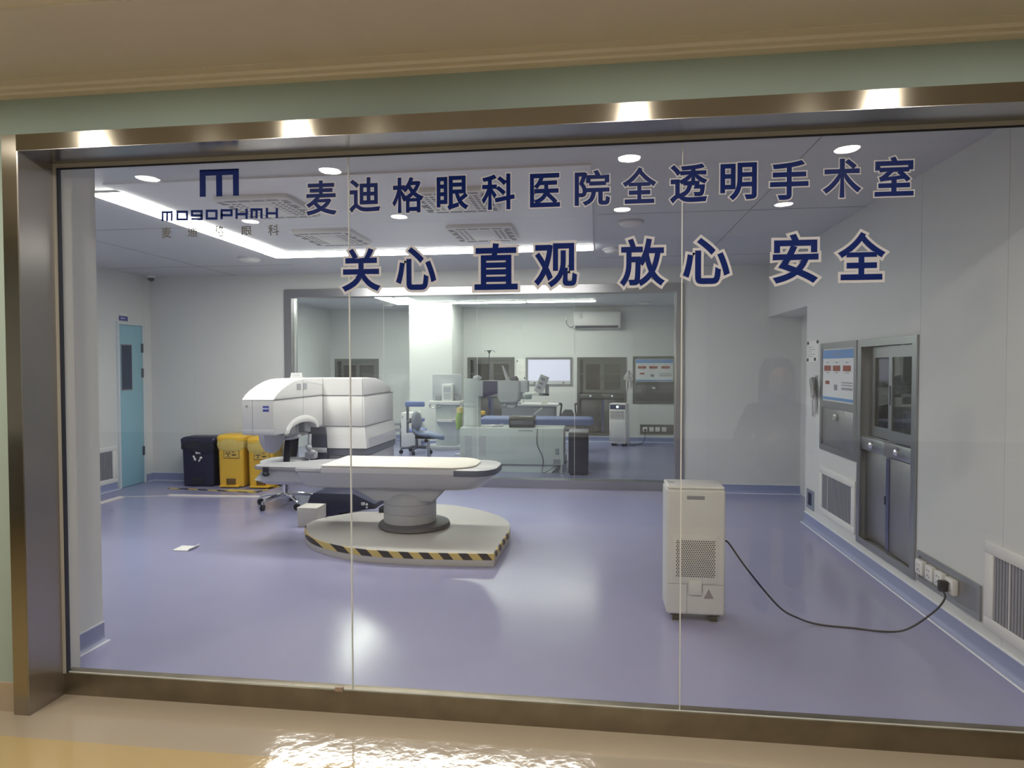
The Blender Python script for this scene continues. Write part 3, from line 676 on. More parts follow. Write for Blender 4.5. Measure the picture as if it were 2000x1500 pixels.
tag(B().prism([(-4.62, 7.66), (-4.25, 7.60), (-4.23, 7.70), (-4.58, 7.735)], 'xy', 0.0045, 0.007).obj('floor_marker', mat('yellow_sheet', (0.72, 0.58, 0.16), 0.4), loc=(-4.42, 7.67, 0.0045)), 'flat yellow sheet on the floor in front of the right yellow bin', 'floor marker')
b = B(); b.prism([(-3.555, 5.10), (-3.42, 5.10), (-3.415, 5.245), (-3.56, 5.245)], 'xy', 0.001, 0.005); b.prism([(-3.42, 0.001), (-3.41, 0.001), (-3.395, 0.022), (-3.40, 0.024)], 'xz', 5.10, 5.245)
tag(b.obj('paper_sheet', PAPER, loc=(-3.48, 5.17, 0.001)), 'small white sheet of paper lying on the lilac floor at left', 'paper')
# ------------------------------------------------------------------ bins
def bin_(name, label, x, y, w, d, h, rot, m, group, lid, bag, badge, flare=1.14):
    t = thing(name, label, 'bin', (x, y, 0), rot, group); hw, hd = w/2, d/2
    def R(k, z, r=0.03, kd=None):
        kd = kd or k; pts = []
        for sx, sy, a0 in ((1, 1, 0), (-1, 1, 1), (-1, -1, 2), (1, -1, 3)):
            for q in range(4):
                a = (a0+q/3)*PI/2; pts.append((sx*(hw*k-r)+r*math.cos(a), sy*(hd*kd-r)+r*math.sin(a), z))
        return pts
    B().loft([R(0.98, 0.012), R(1.0, 0.03), R(flare*0.98, h*0.9), R(flare, h*0.91), R(flare*1.05, h*0.92), R(flare*1.05, h*0.96), R(flare, h*0.96)]).obj('body', m, t)
    b = B(); z = h*0.955
    b.loft([R(flare*1.06, z), R(flare*1.07, z+0.015), R(flare*1.02, z+0.035), R(flare*0.9, z+0.05)])
    b.box(-hw*0.4, hw*0.4, hd*flare, hd*flare+0.05, z-0.02, z+0.02, 0.008)
    b.obj('lid', lid, t)
    if bag is not None:
        rnd = random.Random(int(x*100)); rings = []; n = 40
        for k, (sc, z) in enumerate(((1.04, h*0.965), (1.08, h*0.95), (1.13, h*0.86), (1.13, h*0.78), (1.08, h*0.745))):
            rr = []
            for i in range(n):
                a = 2*PI*i/n; cx, cy = math.cos(a), math.sin(a)
                mx = max(abs(cx), abs(cy))*0.75+0.25
                fold = 1+0.03*math.sin(i*2.6+k*0.7)*k/3+rnd.uniform(-0.02, 0.02)*(k > 0)
                rr.append((hw*flare*sc*cx/mx*fold*0.98, hd*flare*sc*cy/mx*fold*0.98, z+rnd.uniform(-0.016, 0.016)*(k > 1)+0.03*math.sin(a*2+x)*(k > 1)))
            rings.append(rr)
        B().loft(rings, cap=False).obj('bin_liner', bag, t)
    b = B().box(-hw*0.38, hw*0.38, -hd-0.012, -hd+0.02, 0.04, 0.115, 0.004).obj('pedal_recess', mat('dark_amber_recess', (0.14, 0.085, 0.03), 0.5) if badge == 'hazard' else BLACK, t)
    if badge == 'hazard': B().box(-hw*0.85, hw*0.75, -hd-0.05, -hd+0.01, 0.012, 0.03, 0.004).obj('pedal', m, t)
    z0 = h*0.58; yb = -hd*(1+(flare-1)*0.64)-0.002
    tilt = math.atan(hd*(flare-1)/(h*0.9))
    if badge == 'hazard':
        f = B().box(-hw*0.55, hw*0.72, yb-0.003, yb+0.02, z0, z0+0.10).obj('sticker', mat('hazard_sticker', (0.66, 0.45, 0.10), 0.5), t)
        b = B()
        x0, x1 = -hw*0.55, hw*0.72
        for a in ((x0, x1, z0, z0+0.005), (x0, x1, z0+0.095, z0+0.10), (x0, x0+0.005, z0, z0+0.10), (x1-0.005, x1, z0, z0+0.10)): b.box(a[0], a[1], yb-0.0045, yb-0.002, a[2], a[3])
        for k in range(3):
            a = PI/2+k*2*PI/3; c = (x0+0.055+0.02*math.cos(a), z0+0.05+0.02*math.sin(a))
            pts = []
            for q in range(17):
                u = a+0.7+(2*PI-1.4)*q/16; pts.append((c[0]+0.02*math.cos(u), yb-0.004, c[1]+0.02*math.sin(u)))
            b.tube(pts, 0.0035, 5)
        for zz, l in ((0.072, 0.45), (0.042, 0.75), (0.03, 0.6)): b.box(x0+0.105, x0+0.105+(x1-x0-0.12)*l, yb-0.0045, yb-0.002, z0+zz, z0+zz+0.008)
        b.obj('symbol', DARK_MARK, f)
    else:
        b = B(); zc = z0+0.03                                     # three bent arrows of a recycling mark
        for k in range(3):
            a = PI/2+k*2*PI/3
            def P(r, da): return (r*math.cos(a+da)*0.9, yb-0.004+(r*math.sin(a+da))*-0.02, zc+r*math.sin(a+da))
            b.tube([P(0.062, -0.75), P(0.052, -0.35), P(0.052, 0.25)], [0.011, 0.011, 0.011], 6); b.tube([P(0.052, 0.22), P(0.056, 0.62)], [0.022, 0.002], 6)
        b.obj('recycling_mark', WHITE_MARK, t)
    return t
LINER_Y = mat('yellow_bin_liner', (0.78, 0.68, 0.25), 0.22, noise=0.1, alpha=0.55)
LINER_B = mat('black_bin_liner', (0.012, 0.014, 0.03), 0.25, noise=0.2)
G = 'waste bins against the back wall'
bin_('waste_bin', 'navy black waste bin with black liner and pale recycling mark', -5.13, 8.03, 0.40, 0.28, 0.62, 0.08, NAVYB, G, NAVYB, LINER_B, 'recycle', 1.08)
bin_('waste_bin', 'yellow pedal bin between the navy bin and the other yellow bin', -4.675, 8.03, 0.32, 0.28, 0.655, 0.08, YEL, G, YEL, LINER_Y, 'hazard', 1.08)
bin_('waste_bin', 'yellow pedal bin on the right, partly behind the surgical laser', -4.265, 8.03, 0.32, 0.28, 0.63, 0.08, YEL, G, YEL, LINER_Y, 'hazard', 1.08)
# ------------------------------------------------------------------ the white surgical laser
LW = mat('laser_housing_white', (0.66, 0.66, 0.66), 0.32, noise=0.015, coat=0.2)
LG = mat('laser_housing_grey', (0.50, 0.51, 0.54), 0.36, noise=0.02)
t = thing('surgical_laser', 'large white eye surgery laser with curved roof and overhanging arm', 'medical laser', (-3.0, 7.2, 0))
arc = [(5.998, 1.228), (6.06, 1.275), (6.15, 1.318), (6.28, 1.362), (6.42, 1.398), (6.55, 1.418), (6.70, 1.425)]
roofback = [(7.30, 1.425), (7.60, 1.412), (7.90, 1.368), (8.12, 1.295), (8.20, 1.232)]
ncut = [(6.955-0.0, 0.885)]+[(6.625+0.33*math.cos(a), 0.885+0.085*math.sin(a)) for a in [PI*k/10 for k in range(1, 10)]]+[(6.295, 0.885)]
NX0, NX1 = -3.43, -3.10
W(t).prism([(5.998, 0.945), (5.998, 1.222), (8.20, 1.222), (8.20, 0.885)]+[(7.0, 0.885)]+ncut+[(6.03, 0.885)], 'yz', NX0, NX1, 0.012).obj('arm_housing', LW, t)
W(t).prism(arc+roofback+[(8.20, 1.228)], 'yz', NX0, NX1, 0.01).obj('arm_roof', LW, t)
W(t).box(NX0+0.004, NX1+0.001, 5.997, 6.03, 0.886, 0.943, 0.008).box(NX1-0.002, NX1+0.0015, 6.0, 6.28, 0.886, 0.925).obj('nose_strip', LG, t)
top = [(7.145, 1.228)]+[(7.145, 1.415), (7.16, 1.425)]+roofback
W(t).prism(top, 'yz', NX1, -2.625, 0.008).obj('cabinet_roof', LW, t)
W(t).box(NX1, -2.605, 7.145, 8.20, 0.872, 1.222, 0.014).obj('cabinet_housing', LW, t)
W(t).loft([[(x0, y0, z), (x1, y0, z), (x1, 8.22, z), (x0, 8.22, z)] for z, x0, x1, y0 in ((0.866, -3.14, -2.605, 7.145), (0.72, -3.12, -2.585, 7.128), (0.625, -3.06, -2.575, 7.118))]).obj('lower_housing', LW, t)
W(t).box(-3.06, -2.585, 7.13, 8.21, 0.545, 0.62).obj('dark_band', mat('band_grey', (0.17, 0.18, 0.22), 0.4), t)
W(t).box(-3.05, -2.60, 7.16, 8.20, 0.0, 0.54, 0.01).obj('plinth', LG, t)
seam = W(t)                                                        # panel joints
for x in (-3.317, ): seam.box(x-0.002, x+0.002, 5.9965, 6.0, 0.89, 1.222)
for x in (-2.628, ): seam.box(x-0.0015, x+0.0015, 7.1435, 7.15, 0.875, 1.415)
seam.box(-3.099, -3.095, 7.1432, 7.15, 0.87, 1.222)
for y in (6.645, ): seam.box(NX1-0.003, NX1+0.0012, y-0.0015, y+0.0015, 1.04, 1.41)
seam.box(NX1, -2.60, 7.1425, 8.2, 1.2225, 1.2275).box(NX1-0.003, NX1+0.001, 6.0, 7.14, 1.2225, 1.2275).box(-3.10, -2.60, 7.142, 8.2, 0.8665, 0.8715)
seam.obj('panel_joint', PLAST_M, t)
# arch over the treatment opening
rings = []
for k in range(25):
    a = PI-PI*k/24; c_, s_a = math.cos(a), math.sin(a)
    yo, zo = 6.635+0.405*c_, 0.868+0.172*s_a; yi, zi = 6.625+0.325*c_, 0.880+0.084*s_a
    rings.append([(NX1-0.004, yo, zo), (NX1+0.014, yo*0.7+yi*0.3, zo*0.7+zi*0.3), (NX1+0.022, yo*0.35+yi*0.65, zo*0.35+zi*0.65), (NX1+0.014, yi, zi), (NX1-0.06, yi, zi), (NX1-0.06, yo*0.5+yi*0.5, zo*0.5+zi*0.5)])
W(t).loft(rings).obj('opening_arch', LW, t)
b = W(t); b.box(-3.38, -3.16, 6.47, 6.60, 0.84, 0.96, 0.01).cyl((-3.2, 6.66, 0.96), (-3.2, 6.66, 0.84), 0.035).cyl((-3.15, 6.78, 0.95), (-3.15, 6.78, 0.85), 0.028).box(-3.26, -3.14, 6.84, 6.92, 0.83, 0.94, 0.01)
b.obj('optics', PLAST_M, t)
b = W(t); b.tube([(-3.16, 6.93, 0.80), (-3.15, 6.9, 0.70), (-3.17, 6.95, 0.62), (-3.15, 6.93, 0.55)], 0.02, 10, 4).ball((-3.16, 6.9, 0.66), 0.035).ball((-3.13, 6.92, 0.60), 0.045, 0.03, 0.03).box(-3.24, -3.12, 6.96, 7.06, 0.52, 0.60, 0.015)
b.obj('joystick', PLAST_G, t)
b = W(t)
b.loft([[(x0, y, z) if not k else (x1, y, z) for k in (0,)]+[(x1, y, z), (x1, y+0.10, z), (x0, y+0.10, z)] for z, x0, x1, y in ((0.862, -3.285, -3.06, 7.115), (0.76, -3.262, -3.045, 7.11), (0.62, -3.25, -3.035, 7.105), (0.42, -3.235, -3.04, 7.105))])
b.obj('front_column', mat('column_dark_grey', (0.085, 0.09, 0.13), 0.4), t)
W(t).box(-3.245, -3.038, 7.097, 7.106, 0.575, 0.63, 0.002).obj('column_plate', PLAST_G, t)
b = W(t); b.lathe([(0.125, 0.885), (0.13, 0.84), (0.125, 0.78), (0.105, 0.72), (0.07, 0.665), (0.03, 0.64), (0.001, 0.635)], (-3.41, 6.55, 0), 28, 1.0, 1.0); b.obj('laser_cone', LG, t)
for y in (6.545, 6.69):
    f = W(t).box(NX1-0.002, NX1+0.004, y-0.045, y+0.045, 1.305, 1.375).obj('vent', PLAST_G, t)
    b = W(t)
    for k in range(6): b.box(NX1+0.003, NX1+0.0055, y-0.038, y+0.038, 1.311+k*0.0105, 1.316+k*0.0105)
    b.obj('slots', PLAST_M, f)
W(t).prism([(7.20, 0.634), (8.17, 0.648), (8.17, 0.745), (7.20, 0.735)], 'yz', -2.583, -2.572).obj('side_grille', PLAST_G, t)
f = W(t).prism([(-3.208, 1.115), (-3.148, 1.115), (-3.148, 1.17), (-3.208, 1.17)], 'xz', 5.993, 5.999).obj('badge', mat('badge_blue', (0.02, 0.035, 0.30), 0.35), t)
part_label(f, 'small blue square badge'); W(t).box(-3.207, -3.149, 5.9915, 5.994, 1.136, 1.152).obj('badge_band', mat('badge_band', (0.40, 0.45, 0.68), 0.4), f)
W(t).box(-3.385, -3.365, 5.9935, 5.999, 1.155, 1.175).obj('type_plate', PLAST_M, t)
c = thing('display_card', 'small white slanted card standing on the laser roof', 'card', (-3.21, 6.72, 1.426))
b = B(); b.prism([(-0.068, 0.0), (0.068, 0.0), (0.064, 0.058), (-0.055, 0.058)], 'xz', -0.006, 0.006, 0.002); b.obj('card', PLAST, c)
b = B()
for k in range(3): b.box(-0.035, 0.045, -0.0075, -0.006, 0.022+k*0.011, 0.028+k*0.011)
b.obj('print', PLAST_G, c)
# ------------------------------------------------------------------ patient bed on its platform
plat = [(-2.66, 5.73), (-2.56, 5.50), (-2.40, 5.28), (-2.19, 5.12), (-1.93, 5.01), (-1.70, 4.965), (-1.45, 4.95), (-1.10, 4.962), (-0.79, 4.985),
        (-0.765, 5.70), (-0.80, 5.98), (-0.91, 6.23), (-1.15, 6.50), (-1.53, 6.72), (-1.95, 6.75), (-2.13, 6.70), (-2.17, 6.33), (-2.35, 6.31), (-2.58, 6.05), (-2.655, 5.88)]
sp = spline([Vector((x, y, 0)) for x, y in plat[:9]], 4)
outl = [(p.x, p.y) for p in sp]+[(p.x, p.y) for p in spline([Vector((x, y, 0)) for x, y in plat[9:15]], 4)]+plat[15:]
t = thing('bed_platform', 'low grey platform with black and yellow edge tape beneath the treatment bed', 'platform', (-1.65, 5.8, 0))
PLATM = mat('platform_grey', (0.50, 0.49, 0.47), 0.35, noise=0.03)
W(t).prism(outl, 'xy', 0.0, 0.10, 0.004).obj('deck', PLATM, t)
HAZP = stripe_mat('platform_hazard_tape', (0.60, 0.46, 0.16), (0.012, 0.016, 0.03), 6.2, (1.0, 0.9, 0.9))
edge = [Vector(p) for p in [q for q in outl if q[1] < 5.72]]
b = W(t)
for i in range(len(edge)-1):
    a, c_ = edge[i], edge[i+1]; d = (c_-a).normalized(); n = Vector((d.y, -d.x))*0.0025
    if (c_-a).length > 1e-4: b.prism([tuple(a), tuple(c_), tuple(c_+n), tuple(a+n)], 'xy', 0.052, 0.1015)
    b.prism([tuple(a), tuple(c_), tuple(c_-n*4), tuple(a-n*4)], 'xy', 0.0995, 0.1015)
b.obj('edge_tape', HAZP, t)
bed = thing('treatment_bed', 'white treatment bed with cream mattress on a round column', 'bed', (-1.69, 5.83, 0.1))
cx, cy = -1.69, 5.80
W(bed).lathe([(0.315, 0.1016), (0.325, 0.115), (0.315, 0.14), (0.27, 0.152), (0.2, 0.155)], (cx+0.04, cy, 0), 40).obj('base_ring', PLAST_D, bed)
W(bed).lathe([(0.238, 0.15), (0.238, 0.232), (0.234, 0.235), (0.234, 0.238), (0.238, 0.241), (0.238, 0.318), (0.233, 0.321), (0.233, 0.324), (0.238, 0.327), (0.236, 0.38), (0.20, 0.43), (0.12, 0.46)], (cx, cy, 0), 40).obj('column', LG, bed)
b = W(bed)
b.prism([(-2.26, 0.50), (-2.16, 0.463), (-1.96, 0.36), (-1.72, 0.355), (-1.44, 0.36), (-1.40, 0.40), (-1.33, 0.46), (-1.28, 0.50)], 'xz', 5.60, 6.0, 0.02); b.obj('arm_cover', LG, bed)
W(bed).tube([(-1.31, 5.62, 0.485), (-1.39, 5.60, 0.40), (-1.42, 5.60, 0.36)], 0.005, 6).obj('rail', STEEL_D, bed)
def bedring(z, x0, x1, y0, y1, r0, r1):
    pts = []
    for sx, sy, a0 in ((1, 1, 0), (-1, 1, 1), (-1, -1, 2), (1, -1, 3)):
        r = r1 if sx > 0 else r0; xx = x1 if sx > 0 else x0; yy = y1 if sy > 0 else y0
        for q in range(7):
            a = (a0+q/6)*PI/2; pts.append((xx-sx*r+r*math.cos(a), yy-sy*r+r*math.sin(a), z))
    return pts
W(bed).loft([bedring(0.478, -2.53, -1.05, 5.55, 5.98, 0.04, 0.18), bedring(0.50, -2.58, -1.0, 5.50, 6.02, 0.05, 0.2), bedring(0.60, -2.62, -0.885, 5.455, 6.05, 0.05, 0.2), bedring(0.628, -2.62, -0.872, 5.45, 6.05, 0.05, 0.2)]).obj('shell', LG, bed)
W(bed).loft([bedring(0.629, -2.40, -0.868, 5.445, 6.055, 0.03, 0.2), bedring(0.668, -2.40, -0.865, 5.44, 6.06, 0.03, 0.2), bedring(0.676, -2.38, -0.875, 5.45, 6.05, 0.03, 0.2)]).obj('top_frame', LW, bed)
W(bed).loft([bedring(0.677, -2.385, -1.05, 5.447, 6.053, 0.02, 0.22), bedring(0.690, -2.39, -1.045, 5.44, 6.06, 0.02, 0.22), bedring(0.696, -2.37, -1.06, 5.455, 6.045, 0.02, 0.21)]).obj('mattress', CREAM, bed)
b = W(bed); bo = [p for p in bedring(0.618, -1.6, -0.855, 5.432, 6.068, 0.03, 0.21) if p[0] > -1.18]
bo.sort(key=lambda p: math.atan2(p[1]-5.75, p[0]+1.3))
bo = [(-1.205, 5.432, 0.618)]+bo+[(-1.205, 6.068, 0.618)]
inn = [((p[0]+1.2)*0.93-1.2, 5.75+(p[1]-5.75)*0.95) for p in bo]
b.prism([(p[0], p[1]) for p in bo]+list(reversed(inn)), 'xy', 0.617, 0.668, 0.006); part_label(b.obj('bumper', mat('slate_bumper', (0.14, 0.16, 0.20), 0.5), bed), 'dark slate bumper round the foot end')
hp = W(bed)
hp.prism([(-3.05, 5.54), (-2.98, 5.485), (-2.385, 5.46), (-2.385, 6.03), (-2.60, 5.98), (-2.78, 5.80), (-2.90, 5.745), (-3.02, 5.735), (-3.055, 5.69)], 'xy', 0.632, 0.668, 0.008)
hp.obj('head_plate', mat('head_plate_grey', (0.30, 0.30, 0.32), 0.45), bed)
W(bed).box(-2.62, -2.39, 5.445, 5.462, 0.632, 0.664, 0.004).obj('side_clamp', PLAST_G, bed)
W(bed).loft([bedring(0.49, -2.98, -2.58, 5.58, 5.72, 0.06, 0.02), bedring(0.53, -3.08, -2.55, 5.52, 5.76, 0.10, 0.02), bedring(0.60, -3.02, -2.55, 5.52, 5.74, 0.10, 0.02), bedring(0.631, -2.95, -2.45, 5.52, 5.74, 0.08, 0.02)]).obj('head_arm', LG, bed)
b = W(bed); b.box(-2.93, -2.885, 5.455, 5.482, 0.615, 0.665, 0.006).ball((-2.905, 5.465, 0.60), 0.034, 0.02, 0.02); b.obj('clamp_knob', BLACK, bed)
# drive unit, foam block and foot pedal below the bed
t = thing('drive_unit', 'black drive unit on the floor beneath the head end of the bed', 'drive unit', (-2.6, 6.6, 0))
b = W(t); b.prism([(-2.985, 0.03), (-2.90, 0.24), (-2.86, 0.262), (-2.44, 0.262), (-2.30, 0.20), (-2.22, 0.165), (-2.22, 0.115), (-2.32, 0.105), (-2.6, 0.06), (-2.6, 0.03)], 'xz', 6.36, 6.78, 0.006); b.obj('housing', mat('navy_black_housing', (0.022, 0.026, 0.06), 0.45, noise=0.06), t)
W(t).box(-2.97, -2.90, 6.38, 6.76, 0.0, 0.03).box(-2.70, -2.62, 6.38, 6.76, 0.0, 0.03).obj('foot', BLACK, t)
b = W(t); b.ball((-2.30, 6.352, 0.16), 0.012).ball((-2.30, 6.352, 0.13), 0.012).box(-2.36, -2.32, 6.35, 6.36, 0.15, 0.18, 0.003); b.obj('fittings', PLAST_G, t)
W(t).prism([(-2.97, 0.47), (-2.62, 0.47), (-2.62, 0.33), (-3.0, 0.33)], 'xz', 6.80, 6.98, 0.006).box(-2.95, -2.65, 6.80, 6.98, 0.0, 0.33).obj('support_leg', LG, t)
t = thing('foam_block', 'pale grey block on the floor at the left edge of the platform', 'block', (-2.78, 6.12, 0))
B().prism([(-0.095, 0.0), (0.035, 0.0), (0.10, 0.06), (0.10, 0.185), (-0.105, 0.185)], 'xz', -0.10, 0.12, 0.005).obj('block', mat('pale_foam', (0.52, 0.50, 0.47), 0.7, noise=0.06), t)
t = thing('foot_pedal', 'dark foot pedal standing on the platform behind the bed column', 'foot pedal', (-2.05, 6.35, 0.1))
B().prism([(-0.10, 0.0), (0.06, 0.0), (0.06, 0.03), (-0.10, 0.05)], 'xz', -0.08, 0.08, 0.006).obj('base', BLACK, t); B().prism([(-0.10, 0.05), (-0.08, 0.04), (0.09, 0.11), (0.10, 0.13), (0.03, 0.125)], 'xz', -0.05, 0.05, 0.005).obj('treadle', PLAST_D, t)
# ------------------------------------------------------------------ stools
def castor_base(t, z_top, r, m, n=5, rot=0.0, hub=0.03, wheel=0.035, wm=None):
    for k in range(n):
        a = rot+2*PI*k/n; d = Vector((math.cos(a), math.sin(a), 0)); e = Vector((-d.y, d.x, 0))
        lg = B().tube([d*0.02+Vector((0, 0, z_top)), d*r*0.55+Vector((0, 0, z_top-0.008)), d*r+Vector((0, 0, 2*wheel+0.02)), d*r+Vector((0, 0, 2*wheel-0.012))], [0.024, 0.02, 0.014, 0.010], 8, 3).obj('leg', m, t)
        b = B(); c = d*(r+0.008)+Vector((0, 0, wheel))
        for s in (-1, 1): b.lathe([(0.002, -0.009), (wheel*0.85, -0.010), (wheel, -0.005), (wheel, 0.005), (wheel*0.85, 0.010), (0.002, 0.009)], (0, 0, s*0.012), 18)
        bm = b.bm; rm = Matrix.Rotation(PI/2, 4, 'X'); rz = Matrix.Rotation(a+0.6, 4, 'Z')
        bmesh.ops.transform(bm, matrix=Matrix.Translation(c) @ rz @ rm, verts=bm.verts)
        b.obj('castor', wm or BLACK, lg)
    B().lathe([(hub, z_top-0.03), (hub*1.25, z_top), (hub, z_top+0.03), (hub*0.7, z_top+0.04)]).obj('hub', m, t)
st = thing('surgeon_stool', 'white padded stool with two armrests beneath the laser arm', 'stool', (-3.45, 6.92, 0), 0.0)
castor_base(st, 0.13, 0.30, CHROME, rot=0.55)
B().cyl((0, 0, 0.16), (0, 0, 0.30), 0.032).cyl((0, 0, 0.30), (0, 0, 0.45), 0.022).obj('gas_lift', CHROME, st)
def pad(b, w, d, z0, z1, r, dome=0.012, tilt=0):
    rr = []
    for k, zz in ((0.9, z0), (1.0, z0+0.012), (1.0, z1-0.015), (0.93, z1), (0.6, z1+dome)):
        pts = []
        for sx, sy, a0 in ((1, 1, 0), (-1, 1, 1), (-1, -1, 2), (1, -1, 3)):
            for q in range(6):
                a = (a0+q/5)*PI/2; x = sx*(w/2*k-r*k)+r*k*math.cos(a); pts.append((x, sy*(d/2*k-r*k)+r*k*math.sin(a), zz+tilt*x))
        rr.append(pts)
    return b.loft(rr)
pad(B(), 0.46, 0.40, 0.465, 0.52, 0.10).obj('seat', mat('pale_stool_pad', (0.66, 0.68, 0.70), 0.45, noise=0.03), st)
B().box(-0.13, 0.13, -0.12, 0.12, 0.43, 0.466, 0.01).obj('seat_plate', BLACK, st)
for y, pxm, pym in ((-0.20, 566, 853), (0.15, 580, 847)):
    q = at(pxm, pym, Y=6.92+y); dx = q.x+3.45-0.02; dz = q.z-0.772
    p_ = B().prism([(dx-0.06, 0.44), (dx-0.0, 0.44), (dx+0.04, 0.745+dz), (dx-0.03, 0.745+dz)], 'xz', y-0.02, y+0.02, 0.008).obj('armrest_post', BLACK, st)
    b = B(); rr = []
    for k, zz in ((0.85, 0.742), (1.0, 0.752), (1.0, 0.772), (0.85, 0.782)):
        rr.append([(dx+0.02+0.125*k*math.copysign(abs(math.cos(a))**0.5, math.cos(a)), y+0.045*k*math.copysign(abs(math.sin(a))**0.6, math.sin(a)), zz+dz+0.02*math.cos(a)) for a in [2*PI*q_/24 for q_ in range(24)]])
    b.loft(rr); b.obj('armrest', MATS['pale_stool_pad'], p_)
# ------------------------------------------------------------------ air cooler at the front
def air_cooler(label, loc, rot, rear, h=0.83, w=0.345, d=0.25):
    t = thing('air_cooler', label, 'air cooler', loc, rot, 'portable air coolers'); hw, hd = w/2, d/2
    B().box(-hw, hw, -hd, hd, 0.05, h-0.02, 0.016, 3).obj('housing', mat('cooler_white', (0.60, 0.61, 0.61), 0.4, noise=0.015) if rear else PLAST, t)
    B().box(-hw+0.004, hw-0.004, -hd+0.004, hd-0.004, h-0.022, h, 0.012, 3).obj('top_panel', PLAST, t)
    for sx in (-1, 1):
        for sy in (-1, 1):
            b = B(); b.box(sx*(hw-0.06)-0.03, sx*(hw-0.06)+0.03, sy*(hd-0.05)-0.03, sy*(hd-0.05)+0.03, 0.04, 0.055); b.cyl((sx*(hw-0.06)-0.02, sy*(hd-0.05), 0.023), (sx*(hw-0.06)+0.02, sy*(hd-0.05), 0.023), 0.023, seg=18); b.obj('castor', BLACK, t)
    y = -hd
    if rear:
        B().box(-0.055, 0.052, y-0.001, y+0.004, h-0.082, h-0.056, 0.004).obj('hand_grip', PLAST_M, t)
        g_ = B().box(-0.135, 0.13, y-0.004, y+0.01, 0.245, 0.535, 0.003).obj('filter_panel', MATS['cooler_white'], t)
        b = B()
        for i in range(18):
            for j in range(20):
                x = -0.113+i*0.0127+(0.0063 if j % 2 else 0); z = 0.287+j*0.0112
                b.cyl((x, y-0.0048, z), (x, y+0.002, z), 0.0042, seg=6)
        b.obj('perforations', BLACK, g_)
        b = B(); b.box(-0.044, 0.035, y-0.012, y+0.01, 0.175, 0.262, 0.004); b.obj('drain_flap', MATS['cooler_white'], t)
        b = B()
        for x in (-0.05, 0.039): b.box(x-0.002, x+0.002, y-0.0015, y+0.002, 0.19, 0.235)
        b.box(-0.0525, -0.0495, y-0.0012, y+0.002, 0.055, 0.19).box(-hw+0.01, hw-0.01, y-0.0012, y+0.002, 0.237, 0.2395)
        b.obj('panel_joint', PLAST_M, t)
        B().prism([(0.048, 0.155), (0.105, 0.155), (0.077, 0.213)], 'xz', y-0.0015, y+0.001).obj('warning_triangle', mat('grey_triangle', (0.26, 0.24, 0.27), 0.5), t)
        B().box(-hw+0.02, -hw+0.06, -0.03, 0.03, h-0.0005, h+0.001).obj('top_mark', PLAST_G, t)
        B().cyl((hw-0.004, -0.02, 0.475), (hw+0.012, -0.02, 0.475), 0.012, seg=12).obj('cord_grommet', BLACK, t)
    else:
        f = B().box(-hw+0.015, hw-0.012, y-0.004, y+0.01, h-0.115, h-0.025, 0.004).obj('display', mat('cooler_display', (0.02, 0.025, 0.10), 0.2), t)
        B().ball((0.0, y-0.004, h-0.068), 0.024, 0.004, 0.024).obj('indicator', mat('cooler_indicator', (0.6, 0.8, 1), 0.3, emit=4, ecol=(0.5, 0.75, 1)), f)
        B().box(-hw+0.02, hw-0.03, y-0.003, y+0.008, h-0.30, h-0.145).obj('air_outlet', PLAST_D, t)
        b = B()
        for k in range(6): b.box(-hw+0.024, hw-0.034, y-0.010, y-0.002, h-0.298+k*0.026, h-0.285+k*0.026, 0.002)
        b.obj('louvres', PLAST, t)
        B().box(-hw+0.02, hw-0.02, y-0.0035, y+0.006, 0.09, h-0.335, 0.004).obj('tank_cover', PLAST_G, t)
        b = B(); b.box(-hw+0.012, -hw+0.02, y-0.001, y+0.003, 0.07, 0.30).obj('level_window', PLAST_M, t)
        b = B(); b.box(-hw-0.0015, -hw+0.003, -0.01, 0.02, 0.58, 0.66); b.box(-hw-0.0015, -hw+0.003, -0.02, 0.03, 0.72, 0.74); b.obj('side_print', PLAST_M, t)
    return t
ac = air_cooler('white air cooler on castors in the foreground, perforated rear panel towards the glass', (0.588, 4.155, 0), 0, True)
pts = [(0.774, 4.135, 0.475), (0.80, 4.135, 0.465), (0.905, 4.12, 0.315), (1.085, 4.11, 0.10), (1.20, 4.10, 0.035), (1.318, 4.09, 0.006), (1.50, 4.06, 0.006), (1.64, 4.03, 0.006), (1.765, 4.0, 0.036), (1.905, 3.99, 0.15), (1.965, 4.0, 0.225), (1.975, 4.045, 0.252)]
t = thing('power_cord', 'black power cord sagging from the foreground air cooler to the wall outlet', 'cord', (1.4, 4.06, 0))
W(t).tube(pts, 0.0055, 8, 6).obj('cable', BLACK, t)
b = W(t); b.box(1.965, 2.013, 4.055, 4.095, 0.24, 0.305, 0.010); b.tube([(1.975, 4.045, 0.252), (1.985, 4.07, 0.265)], [0.009, 0.014], 8); b.obj('plug', BLACK, t)
# ================================================================== rear room
FR_ = 0.0
wall_cabinet('wall_cabinet', 'built in steel cabinet in the rear room, left of the white column', ((RC2[0]+RC2[1])/2, RBY, 0), 0, RC2[1]-RC2[0], RC2[2], RC2[3], CABG)
wall_cabinet('wall_cabinet', 'built in steel cabinet in the rear room behind the drip pole', ((RC1[0]+RC1[1])/2, RBY, 0), 0, RC1[1]-RC1[0], RC1[2], RC1[3], CABG)
wall_cabinet('wall_cabinet', 'built in steel cabinet in the rear room behind the small white air cooler', ((RC3[0]+RC3[1])/2, RBY, 0), 0, RC3[1]-RC3[0], RC3[2], RC3[3], CABG)
control_panel('control_panel', 'steel control panel with blue header on the far wall of the rear room', (1.145, RBY, 0), 0, 0.86, 0.782, 1.747, PGROUP)
outlet_panel('outlet_panel', 'steel outlet panel low on the far wall of the rear room', (1.22, RBY, 0), 0, 0.714, 0.16, 0.361, (0.14, 0.32, 0.49, 0.67), 'outlet panels')
